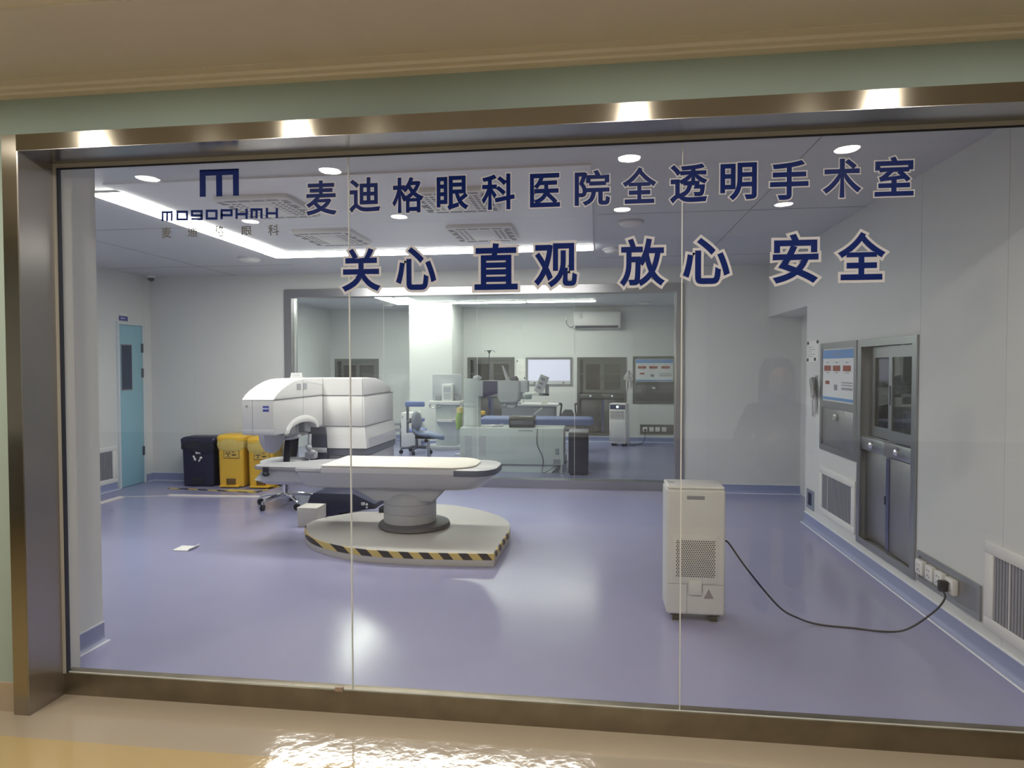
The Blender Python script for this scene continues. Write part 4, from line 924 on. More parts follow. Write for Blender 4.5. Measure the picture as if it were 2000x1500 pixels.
notice('notice', 'white notice with two visible magnets on the far wall beside the lilac film viewer', (-1.575, RBY, 0), 0, 0.17, 1.27, 1.70, 'notices with magnets', ((0.06, 0.1), (0.95, 0.92)))
cable_bundle('coiled pale cables hanging on the far wall beside the rear control panel', (0.63, RBY, 0), 0, 'coiled cables on walls')
STEEL_K = mat('dark_reflection_steel_frame', (0.17, 0.18, 0.18), 0.36, 0.9, noise=0.05, nscale=6); STEEL_KD = mat('dark_reflection_steel_sheet', (0.15, 0.15, 0.16), 0.42, 0.85, noise=0.06, nscale=5)
for o in list(bpy.data.objects):                                   # dark reflections put into the colour of the rear room's steel units
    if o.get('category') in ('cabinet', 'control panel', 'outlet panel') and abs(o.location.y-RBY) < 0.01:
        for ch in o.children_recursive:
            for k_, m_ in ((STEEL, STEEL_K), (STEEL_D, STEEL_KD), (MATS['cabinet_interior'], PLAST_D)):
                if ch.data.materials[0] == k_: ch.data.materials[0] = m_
t = thing('film_viewer', 'lit lilac film viewer in a steel frame on the far wall', 'film viewer', (-0.99, RBY, 0))
b = B(); x0, x1, z0, z1 = -0.482, 0.482, 1.151, 1.734
b.box(x0, x1, -0.02, 0.002, z1-0.045, z1).box(x0, x0+0.045, -0.02, 0.002, z0+0.03, z1-0.045).box(x1-0.045, x1, -0.02, 0.002, z0+0.03, z1-0.045).box(x0, x1, -0.02, 0.002, z0, z0+0.03); b.obj('frame', STEEL, t)
B().box(x0+0.045, x1-0.045, -0.012, 0.0, z0+0.10, z1-0.045).obj('light_field', mat('lilac_light_field', (0.62, 0.62, 0.75), 0.4, emit=0.34, ecol=(0.72, 0.72, 1.0)), t)
B().box(x0+0.045, x1-0.045, -0.014, 0.0, z0+0.03, z0+0.10).obj('control_strip', PLAST_G, t)
for x in (-0.30, 0.30): B().cyl((x, -0.014, z0+0.06), (x, -0.034, z0+0.06), 0.016, seg=14).obj('knob', PLAST_D, t)
# split air conditioner
t = thing('air_conditioner', 'white split air conditioner high on the far wall of the rear room', 'air conditioner', (-0.015, RBY, 2.32))
b = B(); b.prism([(-0.001, 0.0), (-0.13, 0.0), (-0.19, 0.05), (-0.205, 0.10), (-0.205, 0.30), (-0.19, 0.33), (-0.16, 0.345), (-0.001, 0.345)], 'yz', -0.475, 0.475, 0.008); b.obj('body', PLAST, t)
B().prism([(-0.135, 0.003), (-0.188, 0.047), (-0.184, 0.052), (-0.131, 0.008)], 'yz', -0.43, 0.43).obj('louvre', PLAST_D, t)
B().box(-0.34, -0.28, -0.207, -0.2, 0.19, 0.30).obj('label', PLAST_G, t); B().box(-0.28, 0.0, -0.208, -0.195, 0.315, 0.33, 0.003).obj('painted_highlight', EDGE, t)  # pale strip stands in for a highlight on the upper edge
B().tube([(-0.476, -0.04, 0.05), (-0.54, -0.02, 0.03), (-0.61, -0.01, 0.10), (-0.62, -0.006, 0.18)], 0.008, 8, 5).obj('cable', PLAST_M, t)
B().box(-0.66, -0.58, -0.012, -0.001, 0.17, 0.25, 0.004).obj('outlet', PLAST, t)
# small cooler
air_cooler('white air cooler in the rear room, louvred front with lit display', (0.43, 12.98, 0), -0.32, False, 0.83, 0.33, 0.28)
t = thing('power_cord', 'thin cord from the rear air cooler to the far wall outlet panel', 'cord', (0.75, 13.3, 0))
W(t).tube([(0.64, 12.96, 0.06), (0.62, 13.0, 0.012), (0.72, 13.05, 0.006), (0.86, 13.3, 0.006), (0.94, 13.48, 0.05), (0.965, 13.53, 0.2), (0.965, 13.55, 0.25)], 0.006, 6, 5).obj('cable', BLACK, t); W(t).box(0.945, 0.985, 13.525, 13.563, 0.235, 0.275, 0.006).obj('plug', BLACK, t)
# white laser console with column and arm
CW = mat('console_pale_green_white', (0.60, 0.66, 0.65), 0.35, noise=0.015)
CG = mat('console_grey', (0.48, 0.51, 0.54), 0.4, noise=0.02)
t = thing('laser_console', 'pale laser console cabinet behind the partition with thick column and microscope arm', 'medical laser', (-1.25, 9.8, 0))
W(t).box(-2.01, -0.48, 9.50, 10.05, 0.118, 0.648, 0.008).obj('cabinet', CW, t)
W(t).box(-1.98, -0.50, 9.53, 10.03, 0.0, 0.116).obj('plinth', CW, t)
for x in (-1.93, -1.72):
    W(t).box(x, x+0.10, 9.497, 9.502, 0.23, 0.53).obj('vent', PLAST_G, t)
j = W(t); j.box(-0.784, -0.781, 9.498, 9.503, 0.12, 0.64).box(-2.0, -0.49, 9.499, 9.51, 0.116, 0.120); j.obj('panel_joint', PLAST_M, t)
W(t).box(-1.14, -0.93, 9.498, 9.502, 0.607, 0.617).obj('caption', PLAST_D, t)
p = W(t); p.box(-0.60, -0.545, 9.496, 9.502, 0.315, 0.36).box(-0.60, -0.545, 9.496, 9.502, 0.27, 0.31); p.obj('socket_pair', PLAST_M, t)
W(t).box(-0.63, -0.53, 9.493, 9.502, 0.135, 0.20).obj('switch_plate', PLAST_M, t); W(t).box(-0.63, -0.55, 9.495, 9.502, 0.205, 0.245).obj('connector_plate', PLAST_G, t)
b = W(t)
b.lathe([(0.135, 0.648), (0.135, 0.69), (0.128, 0.70), (0.128, 0.93), (0.124, 0.935), (0.124, 0.94), (0.128, 0.945), (0.128, 0.99), (0.124, 0.995), (0.124, 1.0), (0.126, 1.005), (0.125, 1.355), (0.12, 1.365), (0.001, 1.367)], (-1.872, 9.78, 0), 32); b.obj('column', CW, t)
W(t).tube([(-1.84, 9.78, 1.372), (-1.78, 9.74, 1.39), (-1.72, 9.72, 1.375)], [0.03, 0.03, 0.015], 8, 4).obj('cable_hood', PLAST_G, t)
W(t).box(-1.77, -1.40, 9.68, 9.88, 1.10, 1.335, 0.01).obj('arm', CG, t)
W(t).prism([(-1.69, 1.087), (-1.462, 1.15), (-1.462, 1.333), (-1.69, 1.333)], 'xz', 9.655, 9.68).obj('arm_screen', mat('navy_screen', (0.03, 0.035, 0.12), 0.2), t)
b = W(t); b.loft([bedring(z, x0, x1, 9.62, 9.94, 0.06, 0.06) for z, x0, x1 in ((1.335, -1.47, -1.13), (1.32, -1.475, -1.12), (1.08, -1.475, -1.12), (1.02, -1.44, -1.16))]); b.obj('microscope_head', CG, t)
W(t).box(-1.13, -1.02, 9.66, 9.90, 1.165, 1.335, 0.006).obj('head_extension', CG, t)
b = W(t); b.loft([bedring(z, x0, x1, 9.7, 9.9, 0.04, 0.04) for z, x0, x1 in ((1.02, -1.37, -1.18), (0.94, -1.36, -1.20), (0.93, -1.31, -1.21))]); b.cyl((-1.42, 9.75, 1.03), (-1.40, 9.72, 0.985), 0.04); b.obj('objective', CG, t)
b = W(t); b.prism([(-1.36, 1.335), (-1.30, 1.335), (-1.335, 1.42), (-1.40, 1.56), (-1.42, 1.56)], 'xz', 9.76, 9.80, 0.004); b.obj('viewing_lever', PLAST_G, t)
b = W(t); b.ball((-1.23, 9.80, 1.355), 0.06, 0.05, 0.04).cyl((-1.29, 9.80, 1.36), (-1.19, 9.80, 1.375), 0.03); b.obj('ball_joint', PLAST_D, t)
W(t).tube([(-0.86, 9.495, 0.64), (-0.868, 9.492, 0.50), (-0.86, 9.49, 0.40), (-0.80, 9.49, 0.27), (-0.775, 9.49, 0.18), (-0.79, 9.49, 0.06), (-0.79, 9.48, 0.02), (-0.76, 9.47, 0.012), (-0.66, 9.48, 0.06), (-0.60, 9.50, 0.11)], 0.006, 6, 5).obj('front_cable', PLAST_D, t)
for k in range(3): W(t).tube([(-0.58+k*0.02, 9.515, 0.11), (-0.60+k*0.02, 9.49, 0.05), (-0.65+k*0.03, 9.46, 0.010)], 0.008, 6, 4).obj('floor_cable', PLAST_D, t)
c = thing('printer', 'black printer with a sheet standing up on the laser console', 'printer', (-1.10, 9.72, 0.648))
B().box(-0.19, 0.19, -0.14, 0.14, 0.0, 0.165, 0.012).obj('case', mat('glossy_black_case', (0.012, 0.014, 0.022), 0.18), c)
B().box(-0.17, 0.17, -0.144, -0.138, 0.045, 0.105, 0.004).obj('front_tray', PLAST_D, c)
B().prism([(0.13, 0.163), (0.135, 0.160), (0.285, 0.275), (0.27, 0.285)], 'xz', -0.08, 0.1).obj('paper', PAPER, c)
c = thing('handpiece', 'small pale handpiece with a cord lying on the laser console', 'handpiece', (-1.45, 9.62, 0.650))
B().tube([(-0.09, 0, 0.012), (-0.02, 0.0, 0.02), (0.07, 0.01, 0.03)], [0.010, 0.016, 0.022], 10, 3).obj('grip', PLAST_G, c); B().tube([(-0.09, 0, 0.010), (-0.22, 0.02, 0.005), (-0.26, 0.08, 0.005)], 0.004, 6, 4).obj('cord', PLAST, c)
c = thing('document', 'open white booklet lying on the laser console beside the column', 'booklet', (-1.58, 9.80, 0.6485))
B().prism([(-0.09, 0.001), (0.0, 0.006), (0.09, 0.001), (0.09, 0.012), (0.0, 0.017), (-0.09, 0.012)], 'xz', -0.1, 0.1).obj('pages', PAPER, c)
# black computer tower
t = thing('computer_tower', 'black computer tower standing at the right end of the laser console', 'computer', (-0.26, 9.55, 0))
B().box(-0.145, 0.135, -0.22, 0.25, 0.03, 0.60, 0.008).obj('case', mat('dark_navy_case', (0.014, 0.017, 0.04), 0.35), t); B().box(-0.145, 0.135, -0.222, 0.25, 0.60, 0.622, 0.006).obj('top_cover', PLAST_M, t)
for x in (-0.1, 0.09): B().box(x-0.02, x+0.02, -0.2, 0.22, 0.0, 0.03).obj('foot', BLACK, t)
b = B()
for z in (0.52, 0.36, 0.24): b.box(-0.148, -0.144, -0.14, 0.05, z-0.03, z+0.02)
b.obj('side_slots', PLAST_M, t)
# blue operating couch behind the console
t = thing('operating_couch', 'long blue padded couch behind the laser console', 'couch', (-0.97, 10.75, 0))
W(t).loft([bedring(z, -1.90+k, -0.06-k, 10.45+k, 11.05-k, 0.05, 0.12) for z, k in ((0.605, 0.03), (0.62, 0.0), (0.69, 0.0), (0.712, 0.02), (0.716, 0.06))]).obj('cushion', BLUEF, t)
W(t).box(-1.75, -0.35, 10.52, 10.98, 0.54, 0.604, 0.01).obj('frame', PLAST_G, t)
W(t).box(-1.35, -0.75, 10.55, 10.95, 0.10, 0.54, 0.02).obj('pedestal', PLAST_G, t); W(t).box(-1.6, -0.5, 10.5, 11.0, 0.0, 0.10, 0.02).obj('base', PLAST_M, t)
# drip pole
q = at(955.5, 690, Y=11.6)
t = thing('drip_pole', 'thin drip pole with small hooks behind the laser console', 'pole', (q.x, 11.6, 0))
zt_ = at(955, 683, Y=11.6).z
B().cyl((0, 0, 0.05), (0, 0, zt_-0.55), 0.014, seg=12).cyl((0, 0, zt_-0.55), (0, 0, zt_-0.06), 0.008, seg=10).obj('pole', mat('dark_steel_pole', (0.10, 0.12, 0.18), 0.3, 0.8), t)
B().lathe([(0.008, zt_-0.07), (0.035, zt_-0.03), (0.037, zt_-0.01), (0.001, zt_-0.008)], (0, 0, 0), 16).obj('cap', PLAST_D, t)
for s in (-1, 1): B().tube([(0, 0, zt_-0.04), (s*0.06, 0, zt_-0.012), (s*0.095, 0, zt_-0.035), (s*0.105, 0, zt_-0.05)], 0.005, 6, 4).obj('hook', CHROME, t)
B().lathe([(0.02, 0.80), (0.024, 0.86), (0.024, 0.98), (0.014, 1.0)], (0, 0, 0), 14).obj('grip', mat('navy_grip', (0.03, 0.05, 0.16), 0.4), t)
for k in range(5):
    a = 2*PI*k/5; B().tube([(0, 0, 0.09), (0.16*math.cos(a), 0.16*math.sin(a), 0.06), (0.27*math.cos(a), 0.27*math.sin(a), 0.03)], [0.018, 0.014, 0.03], 8, 3).obj('foot', PLAST_M, t)
# grey instrument cart with a monitor arm and a small microscope
t = thing('instrument_cart', 'grey instrument cart with white top beyond the blue couch', 'cart', (-1.24, 12.2, 0))
W(t).box(-1.74, -0.76, 11.95, 12.45, 0.12, 0.82, 0.012).obj('cabinet', mat('cart_grey', (0.26, 0.28, 0.32), 0.4, noise=0.03), t)
W(t).prism([(-1.76, 11.92), (-0.70, 11.92), (-0.70, 12.3), (-0.85, 12.48), (-1.76, 12.48)], 'xy', 0.82, 0.86, 0.008).obj('top', PLAST, t)
W(t).box(-1.15, -0.80, 11.943, 11.952, 0.20, 0.78, 0.004).obj('door', mat('cart_grey_door', (0.30, 0.32, 0.36), 0.4), t)
W(t).ball((-0.90, 11.935, 0.62), 0.022).obj('knob', CHROME, t)
for x in (-1.68, -0.82):
    for y in (12.0, 12.4): W(t).cyl((x-0.02, y, 0.05), (x+0.02, y, 0.05), 0.05, seg=14).box(x-0.015, x+0.015, y-0.03, y+0.03, 0.05, 0.125).obj('castor', BLACK, t)
c = thing('monitor_arm', 'tilted grey monitor on an L shaped bracket above the instrument cart', 'monitor', (-0.98, 12.2, 0.86))
b = W(c); R_ = Matrix.Rotation(0.42, 4, 'Y')
m_ = B().box(-0.085, 0.085, -0.05, 0.05, -0.17, 0.17, 0.01)
bmesh.ops.transform(m_.bm, matrix=Matrix.Translation((-0.045, -0.05, 0.36)) @ R_, verts=m_.bm.verts); h_o = m_.obj('monitor', PLAST_G, c)
n_ = B()
for k in range(3): n_.box(-0.05, 0.03, -0.053, -0.049, -0.10+k*0.085, -0.05+k*0.085, 0.004)
bmesh.ops.transform(n_.bm, matrix=Matrix.Translation((-0.045, -0.05, 0.36)) @ R_, verts=n_.bm.verts); n_.obj('buttons', PLAST_M, h_o)
B().box(0.02, 0.09, -0.03, 0.04, 0.14, 0.36, 0.01).box(-0.10, 0.09, -0.03, 0.04, 0.14, 0.19, 0.01).obj('bracket', PLAST_M, c)
B().box(-0.42, -0.06, -0.025, 0.035, 0.145, 0.195, 0.01).obj('boom', PLAST, c); B().cyl((-0.40, 0.0, 0.0), (-0.40, 0.0, 0.17), 0.028).obj('post', PLAST, c)
c = thing('microscope', 'small green grey microscope standing at the left of the instrument cart', 'microscope', (-1.42, 11.99, 0.86))
GG = mat('green_grey_metal', (0.30, 0.38, 0.38), 0.35, noise=0.03)
B().box(-0.06, 0.03, -0.05, 0.05, 0.0, 0.025, 0.006).obj('base', GG, c); B().tube([(-0.05, 0, 0.02), (-0.04, 0, 0.08), (-0.02, 0, 0.12)], 0.022, 10, 3).obj('stand', GG, c)
b = B(); b.tube([(-0.02, 0, 0.11), (0.08, 0, 0.115), (0.13, 0, 0.12)], [0.022, 0.028, 0.028], 10, 3); b.box(0.10, 0.23, -0.045, 0.045, 0.085, 0.175, 0.015); b.obj('head', GG, c)
b = B(); b.tube([(-0.02, -0.01, 0.14), (0.03, -0.01, 0.20), (0.10, -0.01, 0.205)], 0.011, 8, 4); b.obj('eyepiece', PLAST_M, c)
c = thing('rounded_lamp', 'cream rounded housing beside the small microscope', 'lamp head', (-1.60, 12.15, 0.86))
B().lathe([(0.085, 0.0), (0.09, 0.05), (0.08, 0.12), (0.05, 0.165), (0.001, 0.175)], (0, 0, 0), 24).obj('shell', PLAST, c)
c = thing('white_box', 'little cream box on the instrument cart top', 'box', (-0.96, 12.05, 0.86)); B().box(-0.06, 0.06, -0.03, 0.03, 0, 0.045, 0.01).obj('box', CREAM, c)
# dark folded trolley behind the couch end
t = thing('wheelchair', 'folded dark grey wheelchair back with push handles beside the cart', 'wheelchair', (-0.52, 12.0, 0))
DG = mat('dark_grey_fabric', (0.14, 0.15, 0.17), 0.7, noise=0.1)
b = B(); b.prism([(-0.13, 0.40), (0.10, 0.40), (0.10, 0.68), (0.06, 0.76), (-0.07, 0.76), (-0.13, 0.68)], 'xz', -0.03, 0.03, 0.01); b.obj('backrest', DG, t)
for s, x in ((-1, -0.14), (1, 0.13)):
    B().tube([(x, 0, 0.08), (x+s*0.02, 0, 0.5), (x-s*0.01, 0.0, 0.80), (x-s*0.01, -0.03, 0.86), (x+s*0.01, -0.14, 0.87)], [0.016, 0.016, 0.016, 0.02, 0.024], 8, 4).obj('handle', PLAST_D, t)
    B().lathe([(0.20, -0.012), (0.22, -0.006), (0.22, 0.006), (0.20, 0.012), (0.20, -0.012)], seg=28, cap=False).obj('wheel', BLACK, t).matrix_local = Matrix.Translation((x+s*0.03, 0.1, 0.22)) @ Matrix.Rotation(PI/2, 4, 'Y')
B().box(-0.14, 0.13, -0.02, 0.20, 0.36, 0.40, 0.01).obj('seat', DG, t)
B().prism([(0.14, 0.38), (0.23, 0.30), (0.30, 0.30), (0.20, 0.82), (0.16, 0.84)], 'xz', 0.04, 0.07).obj('side_cover', DG, t)
# white workstation with monitor left of the console
t = thing('workstation', 'white medical workstation with large screen standing at the white column', 'workstation', (-3.0, 12.0, 0))
y0 = 11.95
px = lambda x, y, Y=y0: at(x, y, Y=Y)
xa, xb_ = px(842, 790).x, px(899, 790).x
zq = lambda y: at(870, y, Y=y0).z
W(t).box(xa, xb_, y0+0.10, y0+0.16, zq(783), zq(731), 0.008).obj('screen_panel', CG, t)
W(t).box(xa+0.06, px(860, 780).x, y0+0.06, y0+0.10, zq(782), zq(773), 0.004).box(px(885, 780).x, xb_-0.02, y0+0.06, y0+0.10, zq(782), zq(773), 0.004).obj('connector_strip', PLAST_M, t)
c_ = W(t).box(px(863, 780).x, px(884, 780).x, y0-0.02, y0+0.10, zq(783), zq(750), 0.006).obj('display_unit', PLAST, t)
W(t).box(px(867, 780).x, px(880.5, 780).x, y0-0.024, y0-0.019, zq(766), zq(755)).box(px(867, 780).x, px(880.5, 780).x, y0-0.024, y0-0.019, zq(780), zq(769)).obj('display', CG, c_)
W(t).box(xa-0.02, xb_+0.01, y0-0.10, y0+0.30, zq(790), zq(783), 0.008).obj('desk_top', PLAST, t)
W(t).box(px(850, 800).x, px(891, 800).x, y0+0.04, y0+0.32, 0.08, zq(790), 0.01).obj('cabinet', CW, t)
W(t).box(px(880, 800).x, px(889, 800).x, y0+0.035, y0+0.045, zq(818), zq(800)).obj('side_vent', PLAST_G, t)
W(t).prism([(px(851, 820).x, y0-0.02), (px(858, 820).x, y0-0.15), (px(885, 820).x, y0-0.15), (px(893, 820).x, y0-0.02), (px(893, 820).x, y0+0.05), (px(851, 820).x, y0+0.05)], 'xy', zq(823), zq(818.5), 0.006).obj('keyboard_shelf', PLAST, t)
W(t).loft([[( (xa+xb_)/2+0.36*s*math.copysign(abs(math.cos(a))**0.7, math.cos(a)), y0+0.16+0.22*s*math.copysign(abs(math.sin(a))**0.8, math.sin(a)), z) for a in [2*PI*k/28 for k in range(28)]] for z, s in ((0.0, 1.0), (0.03, 1.02), (0.07, 1.0), (0.08, 0.96))]).obj('base', PLAST_G, t)
W(t).tube([(px(843, 795).x, y0-0.06, zq(791)), (px(842, 795).x, y0-0.14, zq(793)), (px(852, 796).x, y0-0.2, zq(796)), (px(862, 794).x, y0-0.14, zq(793)), (px(860, 794).x, y0-0.06, zq(791))], 0.010, 8, 5).obj('rail', STEEL, t)
# small white cabinet far left
q = at(783, 862, Y=12.30)
t = thing('bedside_cabinet', 'small white cabinet left of the blue stools in the rear room', 'cabinet', (-3.70, 12.24, 0))
x0 = at(783, 830, Y=12.1).x
W(t).box(x0, x0+0.30, 12.1, 12.45, 0.02, at(783, 806, Y=12.1).z, 0.015).obj('case', PLAST, t); W(t).box(x0+0.02, x0+0.28, 12.12, 12.43, 0.0, 0.022).obj('foot', PLAST_M, t)
W(t).box(x0+0.03, x0+0.045, 12.093, 12.101, at(783, 817, Y=12.1).z, at(783, 812, Y=12.1).z).obj('latch', PLAST_M, t)
t = thing('pipe_rail', 'short grey double rail between the laser and the small white cabinet', 'rail', (x0-0.13, 12.25, 0))
for za in (at(777, 828, Y=12.2).z, at(777, 840, Y=12.2).z): W(t).box(x0-0.23, x0-0.02, 12.22, 12.28, za-0.03, za+0.025, 0.006).obj('bar', PLAST_M, t)
W(t).box(x0-0.06, x0-0.035, 12.235, 12.265, 0.0, at(777, 826, Y=12.2).z).obj('upright', PLAST_D, t)
# yellow and green waste bag hanging at the console, sharps box
q0, q1 = at(890, 838, Y=11.2), at(904, 806, Y=11.2)
t = thing('hanging_bag', 'yellow and green bag hanging beside the console column', 'bag', (q1.x-0.05, 11.2, 0))
b = W(t); b.loft([[(cx_+w_*math.cos(a), 11.2+0.05*math.sin(a), z) for a in [2*PI*k/14 for k in range(14)]] for z, cx_, w_ in ((q0.z, q0.x+0.05, 0.03), (q0.z+0.06, q0.x+0.06, 0.055), (q0.z+0.2, q1.x-0.07, 0.06), (q1.z, q1.x-0.05, 0.055))]); b.obj('bag', mat('leaf_green_bag', (0.30, 0.46, 0.12), 0.5, noise=0.1), t)
b = W(t); b.loft([[(cx_+w_*math.cos(a), 11.2+0.05*math.sin(a), z) for a in [2*PI*k/14 for k in range(14)]] for z, cx_, w_ in ((q1.z+0.001, q1.x-0.05, 0.056), (q1.z+0.05, q1.x-0.05, 0.06), (q1.z+0.09, q1.x-0.05, 0.05))]); b.obj('top_band', mat('pale_yellow_band', (0.75, 0.63, 0.22), 0.5), t)
W(t).cyl((q1.x-0.05, 11.26, 0), (q1.x-0.05, 11.26, q1.z+0.12), 0.012, seg=10).box(q1.x-0.15, q1.x+0.05, 11.2, 11.34, 0, 0.02).obj('stand', PLAST_G, t)
q = at(941, 820, Y=12.6)
t = thing('sharps_box', 'small navy box with yellow lid on a ledge beside the console column', 'sharps box', (q.x, 12.6, 0)); zb_, zc_, zd_ = at(941, 820, Y=12.6).z, at(941, 810, Y=12.6).z, at(941, 803, Y=12.6).z
B().box(-0.09, 0.09, -0.06, 0.06, zb_, zc_, 0.01).obj('box', NAVYB, t); B().box(-0.06, 0.06, -0.062, 0.06, zc_, zd_, 0.008).obj('lid', YEL, t); B().box(-0.11, 0.11, -0.08, 0.08, zb_-0.03, zb_, 0.005).cyl((0, 0, 0.02), (0, 0, zb_-0.03), 0.02).cyl((0, 0, 0), (0, 0, 0.02), 0.14).obj('stand', PLAST_G, t)
# blue stools
t = thing('blue_stool', 'blue padded stool with grey oval backrest in front of the workstation', 'stool', (-2.60, 9.93, 0), 0.0, 'blue stools in the rear room')
castor_base(t, 0.12, 0.28, CHROME, rot=0.3)
B().cyl((0, 0, 0.12), (0, 0, 0.42), 0.026).obj('gas_lift', CHROME, t)
b = B(); rr = []
for k in range(13):                                                # saddle seat: raised nose at the right, dipped at the back
    u = k/12; x = -0.22+0.47*u; wv = 0.20*math.sin(PI*min(1, max(0.06, u*0.94+0.05)))**0.55; zc = 0.53-0.02*math.sin(u*PI)-0.085*max(0, u-0.55)/0.45+0.035*max(0, 0.2-u)/0.2; th = 0.045-0.015*abs(u-0.5)
    rr.append([(x, wv*math.cos(a), zc+th*math.sin(a)) for a in [2*PI*q/18 for q in range(18)]])
b.loft(rr); b.obj('seat', BLUEG, t)
B().box(-0.20, 0.13, -0.05, 0.05, 0.43, 0.475, 0.01).ball((-0.02, -0.05, 0.40), 0.03).obj('mechanism', BLACK, t)
B().tube([(-0.18, 0, 0.46), (-0.24, 0, 0.55), (-0.25, 0, 0.68), (-0.24, 0, 0.74)], 0.014, 8, 4).obj('back_strut', PLAST_D, t)
b = B(); b.ball((-0.17, 0, 0.72), 0.075, 0.15, 0.15, 18, 12); bm = b.bm
bmesh.ops.transform(bm, matrix=Matrix.Translation((-0.18, 0, 0.71)) @ Matrix.Rotation(-0.12, 4, 'Y') @ Matrix.Translation((0.17, 0, -0.72)), verts=bm.verts); b.obj('backrest', mat('blue_grey_back', (0.24, 0.26, 0.34), 0.55, noise=0.05), t)
b = B(); b.box(-0.29, -0.21, -0.04, 0.04, 0.70, 0.75, 0.01).cyl((-0.33, 0, 0.68), (-0.26, 0, 0.70), 0.022); b.obj('back_knob', PLAST_D, t)
t = thing('blue_stool', 'blue chair on a dark star base with raised armrest pads, behind the other stool', 'stool', (-3.20, 11.42, 0), 0.1, 'blue stools in the rear room')
castor_base(t, 0.11, 0.27, PLAST_D, rot=0.9)
B().cyl((0, 0, 0.12), (0, 0, 0.38), 0.026).obj('gas_lift', PLAST_D, t)
pad(B(), 0.34, 0.36, 0.38, 0.44, 0.09).obj('seat', BLUEF, t)
zt1 = at(829, 788, Y=11.42).z
B().box(-0.17, 0.17, -0.20, -0.12, zt1-0.05, zt1+0.045, 0.02).obj('back_pad', BLUEF, t); B().box(-0.15, -0.11, -0.18, -0.14, 0.38, zt1-0.04).obj('back_post', PLAST_D, t)
B().box(-0.03, 0.18, -0.24, -0.17, 0.585, 0.645, 0.02).obj('armrest', BLUEF, t); B().box(0.02, 0.05, -0.22, -0.19, 0.38, 0.59).obj('armrest_post', PLAST_D, t)
# ================================================================== the person in the corridor, seen as a dark mirror image in the glass
pt = thing('person', 'person in dark coat and trousers holding a phone, mirrored in the glass', 'person', (1.16, 1.14, 0), 0.0)
def skin(name, chains, material, parent, sub=2):
    """chains: lists of (x, y, z, r); points that repeat share one vertex"""
    me = bpy.data.meshes.new(name); vs, es, rs, idx = [], [], [], {}
    for ch in chains:
        prev = None
        for x, y, z, r in ch:
            k = (round(x, 4), round(y, 4), round(z, 4))
            if k not in idx: idx[k] = len(vs); vs.append((x, y, z)); rs.append(r)
            i = idx[k]
            if prev is not None and prev != i: es.append((prev, i))
            prev = i
    me.from_pydata(vs, es, []); me.materials.append(material)
    o = bpy.data.objects.new(name, me); COL.objects.link(o)
    if parent is not None: o.parent = parent
    md = o.modifiers.new('skin', 'SKIN'); md.use_smooth_shade = True
    for i, r in enumerate(rs):
        sv = me.skin_vertices[0].data[i]; sv.radius = (r, r); sv.use_root = (i == 0)
    sb = o.modifiers.new('sub', 'SUBSURF'); sb.levels = sub; sb.render_levels = sub
    return o
SKINM = mat('skin_tone', (0.45, 0.27, 0.19), 0.5, noise=0.04); COAT = mat('dark_coat', (0.016, 0.017, 0.022), 0.8, noise=0.15, nscale=30); TROU = mat('dark_trousers', (0.014, 0.014, 0.018), 0.8, noise=0.1); HAIR = mat('black_hair', (0.008, 0.007, 0.007), 0.5, noise=0.2, nscale=60)
PV = (0, 0, 0.86, 0.115); CH = (0, 0.01, 1.15, 0.13); NK = (0, 0.0, 1.33, 0.055)
body = skin('body', [[PV, (0, 0, 1.0, 0.105), CH, (0, 0, 1.27, 0.11), NK, (0, 0.015, 1.40, 0.06), (0, 0.025, 1.47, 0.088), (0, 0.02, 1.55, 0.075)],
    [(0, 0, 1.27, 0.11), (-0.15, 0, 1.25, 0.055), (-0.25, 0.02, 1.04, 0.042), (-0.17, 0.20, 1.06, 0.033), (-0.10, 0.27, 1.10, 0.024), (-0.07, 0.30, 1.14, 0.024)],
    [(0, 0, 1.27, 0.11), (0.15, 0, 1.25, 0.055), (0.23, 0.02, 1.03, 0.042), (0.12, 0.20, 1.06, 0.033), (0.06, 0.27, 1.10, 0.024), (0.04, 0.30, 1.14, 0.024)],
    [PV, (-0.085, 0, 0.78, 0.085), (-0.10, 0.01, 0.45, 0.055), (-0.11, -0.01, 0.10, 0.036), (-0.115, 0.03, 0.04, 0.032)],
    [PV, (0.085, 0, 0.78, 0.085), (0.10, 0.01, 0.45, 0.055), (0.11, -0.01, 0.10, 0.036), (0.115, 0.03, 0.04, 0.032)]], SKINM, pt)
f = []
for s in (-1, 1):
    for k, ln in enumerate((0.055, 0.065, 0.062, 0.05)):
        x = s*0.055; z = 1.165-k*0.016; f.append([(x*1.0, 0.305, z, 0.010), (x*0.6, 0.335, z+0.004, 0.009), (x*0.25, 0.34-0.002*k, z+0.004, 0.008)])
    f.append([(s*0.06, 0.295, 1.155, 0.011), (s*0.045, 0.300, 1.19, 0.010), (s*0.025, 0.305, 1.205, 0.009)])
for k, ch in enumerate(f): skin('finger', [ch], SKINM, pt, 1)
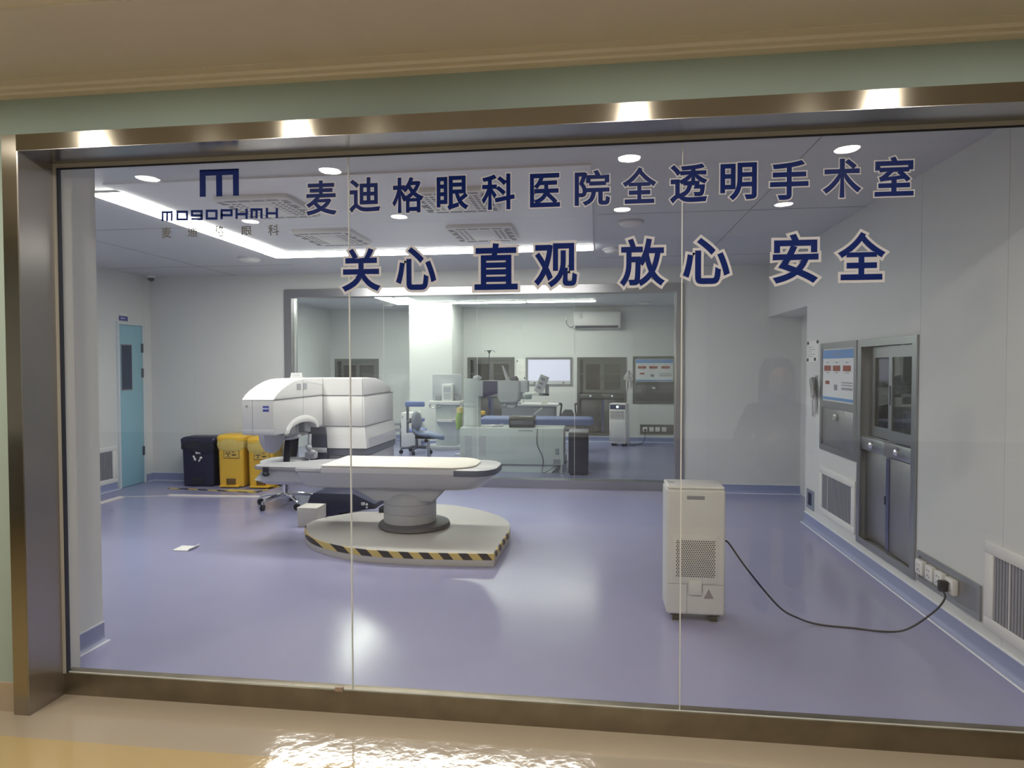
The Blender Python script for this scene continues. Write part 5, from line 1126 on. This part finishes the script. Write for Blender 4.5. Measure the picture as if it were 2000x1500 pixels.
skin('coat', [[(0, 0, 0.80, 0.16), (0, 0, 0.95, 0.14), CH[:3]+(0.15,), (0, 0, 1.27, 0.125), (0, 0, 1.33, 0.07)],
    [(0, 0, 1.27, 0.125), (-0.15, 0, 1.25, 0.07), (-0.25, 0.02, 1.04, 0.056), (-0.17, 0.20, 1.06, 0.045), (-0.12, 0.25, 1.085, 0.036)],
    [(0, 0, 1.27, 0.125), (0.15, 0, 1.25, 0.07), (0.23, 0.02, 1.03, 0.056), (0.12, 0.20, 1.06, 0.045), (0.075, 0.25, 1.085, 0.036)]], COAT, pt)
skin('trousers', [[(0, 0, 0.88, 0.125), (-0.085, 0, 0.78, 0.098), (-0.10, 0.01, 0.45, 0.075), (-0.11, -0.005, 0.09, 0.068)], [(0, 0, 0.88, 0.125), (0.085, 0, 0.78, 0.098), (0.10, 0.01, 0.45, 0.075), (0.11, -0.005, 0.09, 0.068)]], TROU, pt)
for s in (-1, 1):
    B().loft([[(s*0.115+w_*math.copysign(abs(math.cos(a))**0.8, math.cos(a)), 0.05+l_*math.sin(a), z) for a in [2*PI*k/20 for k in range(20)]] for z, w_, l_ in ((0.0, 0.042, 0.125), (0.02, 0.045, 0.13), (0.05, 0.042, 0.115), (0.085, 0.036, 0.06))]).obj('shoe', BLACK, pt)
b = B(); b.lathe([(0.02, 1.20), (0.10, 1.24), (0.118, 1.34), (0.115, 1.46), (0.105, 1.54), (0.075, 1.595), (0.001, 1.615)], (0, -0.018, 0), 28, 1.0, 0.88); b.obj('hair', HAIR, pt)
fc = B(); fc.ball((0, 0.055, 1.452), 0.072, 0.065, 0.095, 20, 14); fc.tube([(0, 0.112, 1.475), (0, 0.132, 1.445), (0, 0.118, 1.436)], [0.007, 0.013, 0.010], 8, 3); face = fc.obj('face', SKINM, pt)
for s in (-1, 1):
    B().ball((s*0.028, 0.108, 1.468), 0.011, 0.006, 0.007).obj('eye', DARK_MARK, pt); B().ball((s*0.10, 0.0, 1.455), 0.012, 0.02, 0.03).obj('ear', SKINM, pt)
B().ball((0, 0.114, 1.41), 0.022, 0.006, 0.007).obj('mouth', mat('lip_tone', (0.35, 0.13, 0.11), 0.5), pt)
c = thing('phone', 'black mobile phone held up by the person in the corridor', 'phone', (1.16, 1.14+0.32, 1.175)); B().box(-0.075, 0.075, -0.004, 0.004, -0.036, 0.036, 0.003).obj('case', BLACK, c)
